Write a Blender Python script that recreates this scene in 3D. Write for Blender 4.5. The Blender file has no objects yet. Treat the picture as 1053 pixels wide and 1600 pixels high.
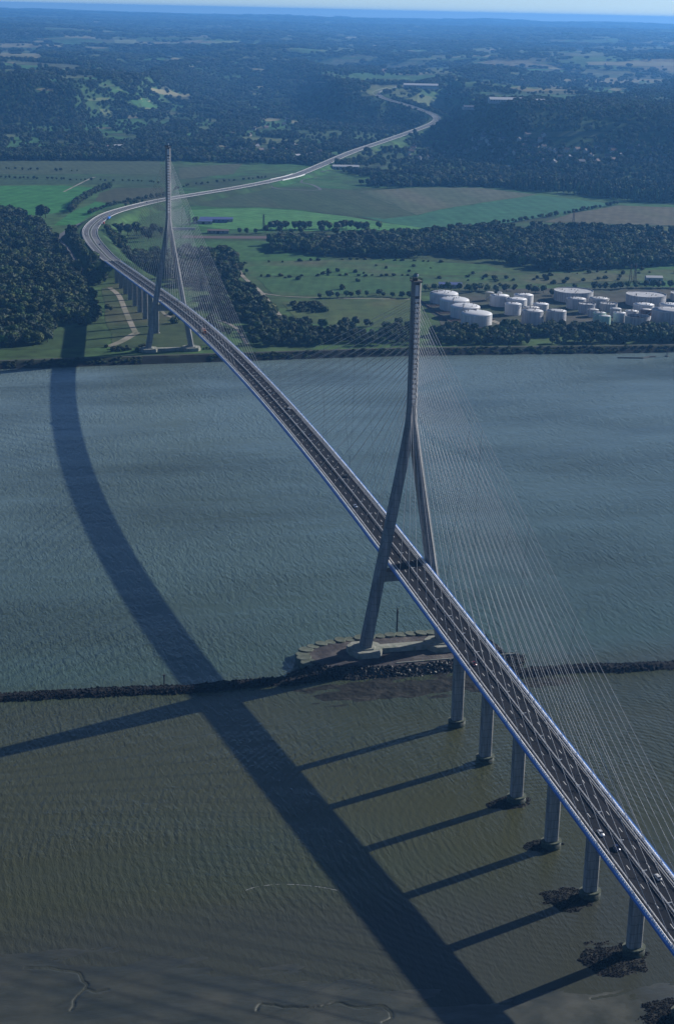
import bpy, bmesh, math, random
import numpy as np
from mathutils import Vector, Matrix
from mathutils.geometry import tessellate_polygon

random.seed(7)
RNG = np.random.default_rng(7)
SC = bpy.context.scene
COL = SC.collection

# ------------------------------------------------------------------ camera
CX, CY, CZ = -258.363, -822.611, 350.353
YAW, PITCH, ROLL, FPX = 0.25872, 0.29897, 0.02194, 2542.178
IW, IH = 1053.0, 1600.0
_f = np.array([math.sin(YAW) * math.cos(PITCH), math.cos(YAW) * math.cos(PITCH), -math.sin(PITCH)])
_r0 = np.array([math.cos(YAW), -math.sin(YAW), 0.0])
_u0 = np.cross(_r0, _f)
_r = math.cos(ROLL) * _r0 + math.sin(ROLL) * _u0
_u = -math.sin(ROLL) * _r0 + math.cos(ROLL) * _u0
cam = bpy.data.cameras.new('camera')
cam.sensor_fit = 'VERTICAL'
cam.sensor_height = 36.0
cam.lens = 36.0 * FPX / IH
cam.clip_start = 5.0
cam.clip_end = 300000.0
camo = bpy.data.objects.new('camera', cam)
COL.objects.link(camo)
camo.matrix_world = Matrix(((_r[0], _u[0], -_f[0], CX), (_r[1], _u[1], -_f[1], CY), (_r[2], _u[2], -_f[2], CZ), (0, 0, 0, 1)))
SC.camera = camo

# ------------------------------------------------------------------ light
SUN = Vector((2.041, 0.7174, 1.0)).normalized()
wd = bpy.data.worlds.new('World')
SC.world = wd
wd.use_nodes = True
wn = wd.node_tree
bg = wn.nodes['Background']
sky = wn.nodes.new('ShaderNodeTexSky')
sky.sky_type = 'NISHITA'
sky.sun_disc = False
sky.sun_elevation = math.asin(SUN.z)
sky.sun_rotation = math.atan2(SUN.x, SUN.y)
sky.altitude = 100
sky.air_density = 0.5
sky.dust_density = 0.15
sky.ozone_density = 2.6
stc = wn.nodes.new('ShaderNodeTexCoord')           # seen from 350 m up the horizon lies a little under eye level
dip = wn.nodes.new('ShaderNodeVectorMath')
dip.operation = 'ADD'
dip.inputs[1].default_value = (0, 0, 0.016)
wn.links.new(stc.outputs['Generated'], dip.inputs[0])
wn.links.new(dip.outputs[0], sky.inputs[0])
tint = wn.nodes.new('ShaderNodeMixRGB')          # the film's cool cast, the same over the whole sky
tint.blend_type = 'MULTIPLY'
tint.inputs[0].default_value = 1.0
tint.inputs[2].default_value = (0.95, 0.99, 1.04, 1)
wn.links.new(sky.outputs[0], tint.inputs[1])
wn.links.new(tint.outputs[0], bg.inputs[0])
bg.inputs[1].default_value = 0.075
sl = bpy.data.lights.new('sun', 'SUN')
sl.energy = 5.0
sl.angle = math.radians(0.45)
sl.color = (1.0, 0.96, 0.90)
so = bpy.data.objects.new('sun', sl)
COL.objects.link(so)
so.rotation_euler = SUN.to_track_quat('Z', 'Y').to_euler()
so.location = (400, 200, 500)
vs = SC.view_settings
vs.view_transform = 'Standard'
vs.look = 'None'
vs.exposure = 0.38
vs.gamma = 1.0
vs.use_curve_mapping = False
HAZE_DENSITY = 5.2e-5
HAZE_COLOR = (0.15, 0.46, 1.0)

# ------------------------------------------------------------------ object helpers
def tag(o, label=None, cat=None, group=None, kind=None):
    if label: o['label'] = label
    if cat: o['category'] = cat
    if group: o['group'] = group
    if kind: o['kind'] = kind
    return o

def empty(name, loc=(0, 0, 0), rz=0.0, label=None, cat=None, group=None, scale=1.0):
    o = bpy.data.objects.new(name, None)
    o.empty_display_size = 2
    COL.objects.link(o)
    o.location = loc
    o.rotation_euler = (0, 0, rz)
    o.scale = (scale,) * 3
    return tag(o, label, cat, group)

class MB:
    """collects plain shapes, then links them as ONE mesh object"""
    def __init__(self):
        self.v = []; self.f = []; self.m = []; self.mi = 0
    def add(self, vs_, fs):
        n = len(self.v)
        self.v.extend([tuple(map(float, p)) for p in vs_])
        for q in fs:
            self.f.append(tuple(n + i for i in q)); self.m.append(self.mi)
    def box(self, x0, x1, y0, y1, z0, z1):
        self.add([(x0, y0, z0), (x1, y0, z0), (x1, y1, z0), (x0, y1, z0), (x0, y0, z1), (x1, y0, z1), (x1, y1, z1), (x0, y1, z1)],
                 [(0, 3, 2, 1), (4, 5, 6, 7), (0, 1, 5, 4), (1, 2, 6, 5), (2, 3, 7, 6), (3, 0, 4, 7)])
    def loft(self, rings, cap0=True, cap1=True):
        k = len(rings[0]); vs_ = [p for r in rings for p in r]; fs = []
        for i in range(len(rings) - 1):
            for j in range(k):
                a = i * k + j; b = i * k + (j + 1) % k
                fs.append((a, b, b + k, a + k))
        if cap0: fs.append(tuple(range(k))[::-1])
        if cap1: fs.append(tuple((len(rings) - 1) * k + j for j in range(k)))
        self.add(vs_, fs)
    def lathe(self, prof, n=24, cx=0, cy=0, cap0=True, cap1=True):
        self.loft([[(cx + r * math.cos(2 * math.pi * j / n), cy + r * math.sin(2 * math.pi * j / n), z) for j in range(n)] for r, z in prof], cap0, cap1)
    def tube(self, pts, r, n=5):
        pts = [Vector(p) for p in pts]; rings = []
        for i, p in enumerate(pts):
            d = (pts[min(i + 1, len(pts) - 1)] - pts[max(i - 1, 0)]).normalized()
            a = d.cross(Vector((0, 0, 1)))
            if a.length < 1e-3: a = d.cross(Vector((1, 0, 0)))
            a.normalize(); b = d.cross(a)
            rr = r[i] if isinstance(r, (list, tuple)) else r
            rings.append([tuple(p + a * rr * math.cos(2 * math.pi * j / n) + b * rr * math.sin(2 * math.pi * j / n)) for j in range(n)])
        self.loft(rings)
    def sweep(self, path, right, sec, closed=True):
        """path Nx3, right Nx3, sec [(offset, dz)]"""
        path = np.asarray(path); right = np.asarray(right); k = len(sec); n = len(path)
        vs_ = []
        for o, dz in sec:
            q = path + right * o; q = q.copy(); q[:, 2] += dz; vs_.append(q)
        V = np.stack(vs_, 1).reshape(-1, 3)
        fs = []
        for i in range(n - 1):
            for j in range(k if closed else k - 1):
                a = i * k + j; b = i * k + (j + 1) % k
                fs.append((a, a + k, b + k, b))
        if closed:
            fs.append(tuple(range(k))); fs.append(tuple((n - 1) * k + j for j in range(k))[::-1])
        self.add(V, fs)
    def mesh(self, name, mats, smooth=False, fix=True):
        me = bpy.data.meshes.new(name)
        me.from_pydata(self.v, [], self.f)
        for m in (mats if isinstance(mats, (list, tuple)) else [mats]): me.materials.append(m)
        if len(me.materials) > 1: me.polygons.foreach_set('material_index', self.m)
        if fix:
            bm = bmesh.new(); bm.from_mesh(me)
            bmesh.ops.recalc_face_normals(bm, faces=bm.faces)
            bm.to_mesh(me); bm.free()
        if smooth: me.polygons.foreach_set('use_smooth', [True] * len(me.polygons))
        me.update()
        return me
    def build(self, name, mats, parent=None, smooth=False, fix=True):
        return link(name, self.mesh(name, mats, smooth, fix), parent)

def link(name, me, parent=None, loc=None, rot=None, scale=None):
    o = bpy.data.objects.new(name, me)
    COL.objects.link(o)
    if parent is not None: o.parent = parent
    if loc is not None: o.location = loc
    if rot is not None: o.rotation_euler = rot
    if scale is not None: o.scale = scale
    return o

# ------------------------------------------------------------------ numpy noise
def _hash(ix, iy, seed):
    h = (ix.astype(np.int64) * 374761393 + iy.astype(np.int64) * 668265263 + seed * 982451653) & 0xFFFFFFFF
    h = ((h ^ (h >> 13)) * 1274126177) & 0xFFFFFFFF
    h = ((h ^ (h >> 16)) * 2246822519) & 0xFFFFFFFF
    return ((h ^ (h >> 15)) & 0xFFFFFF) / float(0xFFFFFF)
def vnoise(x, y, seed=0):
    x = np.asarray(x, float); y = np.asarray(y, float)
    ix = np.floor(x); iy = np.floor(y); fx = x - ix; fy = y - iy
    fx = fx * fx * (3 - 2 * fx); fy = fy * fy * (3 - 2 * fy)
    a = _hash(ix, iy, seed); b = _hash(ix + 1, iy, seed); c = _hash(ix, iy + 1, seed); d = _hash(ix + 1, iy + 1, seed)
    return (a * (1 - fx) + b * fx) * (1 - fy) + (c * (1 - fx) + d * fx) * fy
def fbm(x, y, seed=0, o=4):
    s = 0; a = .5; t = 0
    for i in range(o):
        s = s + a * vnoise(x * 2 ** i, y * 2 ** i, seed + i * 17); t += a; a *= .5
    return s / t
def sstep(t):
    t = np.clip(t, 0, 1); return t * t * (3 - 2 * t)
def cells(x, y, size, seed):
    """jittered-grid Voronoi: id value in 0..1, second id, and distance to the border"""
    u = np.asarray(x) / size; v = np.asarray(y) / size
    iu = np.floor(u); iv = np.floor(v)
    d1 = np.full(u.shape, 9.0); d2 = np.full(u.shape, 9.0); i1 = np.zeros(u.shape); i2 = np.zeros(u.shape)
    for a in (-1, 0, 1):
        for b in (-1, 0, 1):
            cx = iu + a; cy = iv + b
            px = cx + .15 + .7 * _hash(cx, cy, seed); py = cy + .15 + .7 * _hash(cx, cy, seed + 5)
            d = np.abs(u - px) + np.abs(v - py)
            r1 = _hash(cx, cy, seed + 9); r2 = _hash(cx, cy, seed + 13)
            n = d < d1
            d2 = np.where(n, d1, np.minimum(d2, d))
            i1 = np.where(n, r1, i1); i2 = np.where(n, r2, i2); d1 = np.where(n, d, d1)
    return i1, i2, (d2 - d1) * size * .5

# ------------------------------------------------------------------ terrain shape
BZ = 4.0      # the marsh behind the river dyke
def bearing_px(x, y):
    b = np.arctan2(x - CX, y - CY) - YAW
    return 526.5 + (FPX / math.cos(PITCH)) * np.tan(np.clip(b, -1.3, 1.3))
_PB = [-900, -100, 0, 100, 200, 260, 330, 400, 470, 520, 580, 640, 690, 730, 800, 900, 1053, 1300, 2200]
_FO = [5000, 5200, 5150, 5150, 5500, 6100, 6500, 6500, 6000, 5100, 4850, 5050, 5300, 4050, 3700, 3600, 3550, 3500, 4200]
_TO = [5350, 5500, 5450, 5450, 6000, 8000, 9300, 9300, 8000, 5900, 5500, 5700, 6600, 4900, 4400, 4300, 4250, 4300, 5600]
_HP = [125, 130, 128, 118, 100, 100, 105, 105, 100, 92, 86, 90, 100, 112, 116, 118, 118, 116, 115]
def ybank(x):
    return 809.0 + 4 * np.sin(np.asarray(x) / 160.0) * .3 - 27 * sstep((np.asarray(x) - 180) / 420) + 2.0 * (fbm(np.asarray(x) / 14, np.asarray(x) * 0, 3) - .5)
def height0(x, y):
    x = np.asarray(x, float); y = np.asarray(y, float)
    D = np.hypot(x - CX, y - CY)
    p = bearing_px(x, y)
    F = np.interp(p, _PB, _FO); T = np.interp(p, _PB, _TO); hp = np.interp(p, _PB, _HP)
    Dw = D + 520 * (fbm(x / 800, y / 700, 21, 3) - .5)
    s = sstep((Dw - F) / (T - F))
    far = sstep((D - 6500) / 4000)
    hp = hp + (fbm(x / 4200, y / 4200, 31, 3) - .5) * (26 + 50 * far) + 52 * (fbm(x / 1000, y / 1000, 37, 3) - .5)
    hp = hp + 95 * sstep((D - 11500) / 11000) + 115 * sstep((D - 21000) / 16000) + 60 * far * (fbm(x / 5200 + 9, y / 2600, 39, 3) - .5)
    val = np.abs(fbm(x / 3300, y / 3300, 43, 2) - .5)
    hp = hp - 55 * sstep(1 - val / .07) * sstep((D - T - 200) / 1200)
    h = BZ * (1 - s) + hp * s
    q = y - ybank(x)
    bank = np.interp(q, [-8, 0, 13, 18, 30], [-2.2, 0, 5.6, 5.6, BZ])
    h = np.where(q < 30, bank, h)
    return h - np.maximum(D - 1500, 0) ** 2 / (2 * 6.37e6)

def gray(px, py):
    d = _f + _r * (px - IW / 2) / FPX + _u * (IH / 2 - py) / FPX
    return d / np.linalg.norm(d)
_TS = np.geomspace(400, 45000, 4200)
def gp(px, py):
    """where the sight line through a point of the photograph meets the ground"""
    d = gray(px, py); P = np.array([CX, CY, CZ])[None] + _TS[:, None] * d[None]
    g = P[:, 2] - height0(P[:, 0], P[:, 1])
    i = np.argmax(g < 0)
    if i == 0: return P[-1]
    t = g[i - 1] / (g[i - 1] - g[i]); q = P[i - 1] * (1 - t) + P[i] * t
    return q
def gz(px, py, z=0.0):
    d = gray(px, py); t = (z - CZ) / d[2]
    return np.array([CX + t * d[0], CY + t * d[1], z])
def in_poly(x, y, poly):
    c = np.zeros(np.shape(x), bool); n = len(poly)
    for i in range(n):
        x0, y0 = poly[i][:2]; x1, y1 = poly[i - 1][:2]
        c ^= ((y0 > y) != (y1 > y)) & (x < (x1 - x0) * (y - y0) / (y1 - y0 + 1e-12) + x0)
    return c
def catmull(P, step):
    P = np.asarray(P, float); P = np.vstack([2 * P[0] - P[1], P, 2 * P[-1] - P[-2]]); out = []
    for i in range(1, len(P) - 2):
        n = max(2, int(np.linalg.norm(P[i + 1] - P[i]) / step))
        t = np.linspace(0, 1, n, endpoint=False)[:, None]
        a, b, c, d = P[i - 1], P[i], P[i + 1], P[i + 2]
        out.append(.5 * (2 * b + (c - a) * t + (2 * a - 5 * b + 4 * c - d) * t ** 2 + (3 * b - a - 3 * c + d) * t ** 3))
    out.append(P[-2][None]); return np.vstack(out)
def rights(path):
    d = np.gradient(path[:, :2], axis=0); d /= np.linalg.norm(d, axis=1)[:, None] + 1e-9
    return np.stack([d[:, 1], -d[:, 0], np.zeros(len(d))], 1)

# deck profile: a parabola over the main span, straight approaches
DZ0, DL, DS = 69.336, 434.52, 0.0616
def zd(y):
    a = np.abs(np.asarray(y, float) - 426.2); k = DS / (2 * DL)
    return np.where(a < DL, DZ0 - k * a * a, DZ0 - k * DL * DL - DS * (a - DL))
YEND = 1345.0
HWY = [(160, 393, 25), (147, 378, 23), (141, 362, 21), (150, 348, 19), (170, 335, 17.5), (205, 324, 16), (250, 313.5, 14.5), (300, 305, 13),
       (350, 297, 12), (400, 288, 11.5), (440, 279.5, 11.5), (465, 273, 12), (500, 259, 12), (549, 238, 13), (599, 221, 18), (642, 206, 27), (669, 196, 35),
       (682, 188, 42), (679, 181, 48), (666, 174.5, 54), (652, 170, 59), (632, 163, 65), (610, 157, 73), (594, 151, 80), (588, 144.6, 86),
       (602.6, 139, 92), (622, 135.5, 97), (650, 133.5, 101)]
hw_pts = [(0, YEND, float(zd(YEND))), (0, YEND + 60, float(zd(YEND + 60)))] + [tuple(gz(*p)) for p in HWY[1:]]
HPATH = catmull(hw_pts, 14.0)
HRIGHT = rights(HPATH)
def road_dist(x, y):
    """distance to the motorway and the road's level there"""
    x = np.asarray(x, float).ravel(); y = np.asarray(y, float).ravel()
    d = np.full(x.shape, 1e9); z = np.zeros(x.shape)
    P = HPATH[::1]
    near = (x > P[:, 0].min() - 250) & (x < P[:, 0].max() + 250) & (y > P[:, 1].min() - 250) & (y < P[:, 1].max() + 250)
    idx = np.nonzero(near)[0]
    for c in range(0, len(idx), 8000):
        j = idx[c:c + 8000]
        e = (x[j, None] - P[None, :, 0]) ** 2 + (y[j, None] - P[None, :, 1]) ** 2
        k = e.argmin(1); d[j] = np.sqrt(e[np.arange(len(j)), k]); z[j] = P[k, 2]
    return d, z
def height(x, y):
    sh = np.shape(x); h = height0(x, y).ravel()
    d, z = road_dist(x, y)
    t = sstep((d - 16) / np.maximum(10, 2.0 * np.abs(h - z)))
    # the motorway has no bank under it before the abutment
    t = np.where((np.asarray(y).ravel() < YEND - 2) & (np.abs(np.asarray(x).ravel()) < 400), np.maximum(t, sstep((YEND - np.asarray(y).ravel()) / 14)), t)
    return (h * t + (z - .6) * (1 - t)).reshape(sh)

# ------------------------------------------------------------------ materials
def new_mat(name):
    m = bpy.data.materials.new(name); m.use_nodes = True
    return m, m.node_tree, m.node_tree.nodes['Principled BSDF']
def nd(nt, t, **kw):
    n = nt.nodes.new(t)
    for k, v in kw.items(): setattr(n, k, v)
    return n
def noise_mat(name, c1, c2, scale, rough=.85, bump=0.0, detail=5, spec=.3, coord='Object', c3=None, scale3=None, stretch=None, metal=0.0, rnd=0.0):
    m, nt, b = new_mat(name)
    tc = nd(nt, 'ShaderNodeTexCoord')
    src = tc.outputs[coord]
    if stretch:
        mp = nd(nt, 'ShaderNodeMapping'); mp.inputs['Scale'].default_value = stretch
        nt.links.new(src, mp.inputs[0]); src = mp.outputs[0]
    n = nd(nt, 'ShaderNodeTexNoise'); n.inputs['Scale'].default_value = scale; n.inputs['Detail'].default_value = detail
    nt.links.new(src, n.inputs['Vector'])
    r = nd(nt, 'ShaderNodeValToRGB'); r.color_ramp.elements[0].position = .3; r.color_ramp.elements[1].position = .7
    r.color_ramp.elements[0].color = (*c1, 1); r.color_ramp.elements[1].color = (*c2, 1)
    nt.links.new(n.outputs['Fac'], r.inputs[0]); out = r.outputs[0]
    if c3:
        n3 = nd(nt, 'ShaderNodeTexNoise'); n3.inputs['Scale'].default_value = scale3; n3.inputs['Detail'].default_value = 3
        nt.links.new(src, n3.inputs['Vector'])
        r3 = nd(nt, 'ShaderNodeValToRGB'); r3.color_ramp.elements[0].position = .5; r3.color_ramp.elements[1].position = .68
        nt.links.new(n3.outputs['Fac'], r3.inputs[0])
        mx = nd(nt, 'ShaderNodeMixRGB'); mx.inputs[2].default_value = (*c3, 1)
        nt.links.new(r3.outputs[0], mx.inputs[0]); nt.links.new(out, mx.inputs[1]); out = mx.outputs[0]
    if rnd:
        oi = nd(nt, 'ShaderNodeObjectInfo'); hs = nd(nt, 'ShaderNodeHueSaturation')
        mr = nd(nt, 'ShaderNodeMapRange'); mr.inputs[3].default_value = 1 - rnd; mr.inputs[4].default_value = 1 + rnd
        nt.links.new(oi.outputs['Random'], mr.inputs[0]); nt.links.new(mr.outputs[0], hs.inputs['Value'])
        mr2 = nd(nt, 'ShaderNodeMapRange'); mr2.inputs[3].default_value = .5 - rnd * .12; mr2.inputs[4].default_value = .5 + rnd * .06
        ml = nd(nt, 'ShaderNodeMath', operation='MULTIPLY'); ml.inputs[1].default_value = 7.13
        fr = nd(nt, 'ShaderNodeMath', operation='FRACT')
        nt.links.new(oi.outputs['Random'], ml.inputs[0]); nt.links.new(ml.outputs[0], fr.inputs[0]); nt.links.new(fr.outputs[0], mr2.inputs[0])
        nt.links.new(mr2.outputs[0], hs.inputs['Hue']); nt.links.new(out, hs.inputs['Color']); out = hs.outputs[0]
    nt.links.new(out, b.inputs['Base Color'])
    b.inputs['Roughness'].default_value = rough
    b.inputs['Specular IOR Level'].default_value = spec
    b.inputs['Metallic'].default_value = metal
    if bump:
        bp = nd(nt, 'ShaderNodeBump'); bp.inputs['Strength'].default_value = bump; bp.inputs['Distance'].default_value = 1.0 / scale
        nt.links.new(n.outputs['Fac'], bp.inputs['Height']); nt.links.new(bp.outputs[0], b.inputs['Normal'])
    return m
M = {}
M['concrete'] = noise_mat('concrete', (.19, .195, .20), (.295, .295, .29), .4, .8, .05, stretch=(1.5, 1.5, .12), c3=(.15, .152, .15), scale3=.25)
M['pier_concrete'] = noise_mat('pier_concrete', (.20, .20, .19), (.31, .305, .29), .5, .85, .05, stretch=(1.6, 1.6, .18), c3=(.16, .165, .16), scale3=.3)
M['pad'] = noise_mat('pad_concrete', (.20, .21, .175), (.29, .29, .25), .4, .9, .1, c3=(.11, .13, .09), scale3=.16)
M['algae'] = noise_mat('tidal_algae', (.012, .016, .012), (.03, .045, .022), .8, .6, .2)
M['algae_top'] = noise_mat('ledge_algae', (.045, .062, .036), (.11, .12, .09), .8, .8, .2)
M['white'] = noise_mat('white_paint', (.62, .63, .64), (.75, .76, .76), .6, .5)
M['steel'] = noise_mat('deck_steel', (.50, .52, .54), (.58, .60, .61), .2, .5)
M['screen'] = noise_mat('screen_panel', (.80, .80, .80), (.86, .86, .86), 1.4, .45)
M['blue'] = noise_mat('blue_paint', (.045, .14, .42), (.065, .19, .50), .4, .4)
M['rail'] = noise_mat('galvanised_rail', (.5, .5, .5), (.6, .6, .6), .8, .45)
M['asphalt'] = noise_mat('asphalt', (.019, .021, .025), (.028, .030, .036), .22, 1.0, stretch=(1, .12, 1), c3=(.036, .037, .042), scale3=.04, spec=.03)
M['asphalt_old'] = noise_mat('worn_asphalt', (.075, .075, .08), (.11, .11, .115), .05, .8, c3=(.14, .14, .14), scale3=.01)
M['kerb'] = noise_mat('footway', (.022, .022, .025), (.036, .036, .04), .5, .9)
M['line'] = noise_mat('road_paint', (.6, .6, .6), (.75, .75, .75), .7, .6)
M['cable'] = noise_mat('cable_sheath', (.40, .41, .43), (.48, .49, .50), .05, .4)
M['tie'] = noise_mat('dark_rope', (.03, .03, .035), (.05, .05, .055), .5, .6)
M['dark'] = noise_mat('dark_steel', (.02, .02, .024), (.04, .04, .045), .6, .6)
M['rock'] = noise_mat('armour_rock', (.006, .006, .007), (.017, .017, .017), .5, .85, .3, rnd=.5, spec=.12)
M['rock_light'] = noise_mat('pale_rock', (.015, .015, .015), (.07, .068, .062), .5, .6, .3, rnd=.6, spec=.3)
M['gravel'] = noise_mat('island_gravel', (.028, .025, .028), (.05, .044, .046), .25, .95, .2, c3=(.10, .088, .082), scale3=.07)
M['mudrock'] = noise_mat('weed_shoal', (.008, .009, .008), (.024, .025, .021), .25, .85, .4, c3=(.036, .035, .03), scale3=.12, spec=.1)
M['mud'] = noise_mat('wet_mud', (.028, .032, .022), (.043, .047, .034), .05, .45, .05, c3=(.054, .056, .042), scale3=.018, spec=.5, stretch=(1, 2.2, 1))
M['bark'] = noise_mat('bark', (.05, .04, .03), (.09, .075, .055), .8, .95)
M['leaf'] = noise_mat('leaves', (.022, .046, .013), (.058, .095, .030), .35, .75, rnd=.5, spec=.2)
LEAF_TONE = ('leaf', 'bush_leaf')
M['leaf_pale'] = noise_mat('willow_leaves', (.05, .075, .045), (.085, .115, .07), .35, .75, rnd=.3, spec=.2)
M['bush_leaf'] = noise_mat('bush_leaves', (.024, .045, .015), (.055, .08, .026), .35, .8, rnd=.4, spec=.2)
for k_ in ('concrete', 'pier_concrete'):
    nt = M[k_].node_tree; b = nt.nodes['Principled BSDF']; src = b.inputs['Base Color'].links[0].from_socket
    tc = nd(nt, 'ShaderNodeTexCoord'); wv = nd(nt, 'ShaderNodeTexWave'); wv.bands_direction = 'Z'; wv.inputs['Scale'].default_value = .0785
    nt.links.new(tc.outputs['Object'], wv.inputs['Vector'])
    mr = nd(nt, 'ShaderNodeMapRange'); mr.inputs[1].default_value = .975; mr.inputs[2].default_value = 1.0; mr.inputs[3].default_value = 1.0; mr.inputs[4].default_value = .62
    nt.links.new(wv.outputs['Fac'], mr.inputs[0])
    st_ = nd(nt, 'ShaderNodeTexNoise'); st_.inputs['Scale'].default_value = 1.3; st_.inputs['Detail'].default_value = 6
    ms_ = nd(nt, 'ShaderNodeMapping'); ms_.inputs['Scale'].default_value = (1, 1, .05)
    nt.links.new(tc.outputs['Object'], ms_.inputs[0]); nt.links.new(ms_.outputs[0], st_.inputs['Vector'])
    mr2 = nd(nt, 'ShaderNodeMapRange'); mr2.inputs[1].default_value = .35; mr2.inputs[2].default_value = .6; mr2.inputs[3].default_value = .66; mr2.inputs[4].default_value = 1.08
    nt.links.new(st_.outputs['Fac'], mr2.inputs[0])
    mm = nd(nt, 'ShaderNodeMath', operation='MULTIPLY'); nt.links.new(mr.outputs[0], mm.inputs[0]); nt.links.new(mr2.outputs[0], mm.inputs[1])
    mu = nd(nt, 'ShaderNodeMixRGB', blend_type='MULTIPLY'); mu.inputs[0].default_value = 1
    nt.links.new(src, mu.inputs[1]); nt.links.new(mm.outputs[0], mu.inputs[2]); nt.links.new(mu.outputs[0], b.inputs['Base Color'])
nt = M['mud'].node_tree; b = nt.nodes['Principled BSDF']
gm = nd(nt, 'ShaderNodeNewGeometry'); nr_ = nd(nt, 'ShaderNodeTexNoise'); nr_.inputs['Scale'].default_value = .06; nr_.inputs['Detail'].default_value = 6
nt.links.new(gm.outputs['Position'], nr_.inputs['Vector'])
mr = nd(nt, 'ShaderNodeMapRange'); mr.inputs[1].default_value = .4; mr.inputs[2].default_value = .62; mr.inputs[3].default_value = .36; mr.inputs[4].default_value = .58
nt.links.new(nr_.outputs['Fac'], mr.inputs[0]); nt.links.new(mr.outputs[0], b.inputs['Roughness'])
for k_ in LEAF_TONE:
    nt = M[k_].node_tree; b = nt.nodes['Principled BSDF']; src = b.inputs['Base Color'].links[0].from_socket
    gm = nd(nt, 'ShaderNodeNewGeometry'); nn_ = nd(nt, 'ShaderNodeTexNoise'); nn_.inputs['Scale'].default_value = .009; nn_.inputs['Detail'].default_value = 5; nn_.inputs['Roughness'].default_value = .6
    nt.links.new(gm.outputs['Position'], nn_.inputs['Vector'])
    mr = nd(nt, 'ShaderNodeMapRange'); mr.inputs[1].default_value = .35; mr.inputs[2].default_value = .68; mr.inputs[3].default_value = .6; mr.inputs[4].default_value = 1.7
    nt.links.new(nn_.outputs['Fac'], mr.inputs[0])
    mu = nd(nt, 'ShaderNodeMixRGB', blend_type='MULTIPLY'); mu.inputs[0].default_value = 1
    nt.links.new(src, mu.inputs[1]); nt.links.new(mr.outputs[0], mu.inputs[2]); nt.links.new(mu.outputs[0], b.inputs['Base Color'])
M['track'] = noise_mat('dirt_track', (.20, .18, .145), (.30, .27, .22), .08, .95, c3=(.14, .14, .09), scale3=.03)
M['glass'] = noise_mat('dark_glass', (.015, .018, .022), (.03, .034, .04), .6, .12, spec=.6)
M['tyre'] = noise_mat('tyre', (.015, .015, .015), (.03, .03, .03), 3, .9)
M['lamp'] = noise_mat('lamp_glass', (.7, .7, .68), (.8, .8, .78), 2, .3)
M['redlamp'] = noise_mat('red_lens', (.4, .02, .02), (.5, .03, .03), 2, .3)
def paint(name, c, rough=.3):
    return noise_mat(name, tuple(x * .9 for x in c), c, .8, rough, spec=.5)

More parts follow.
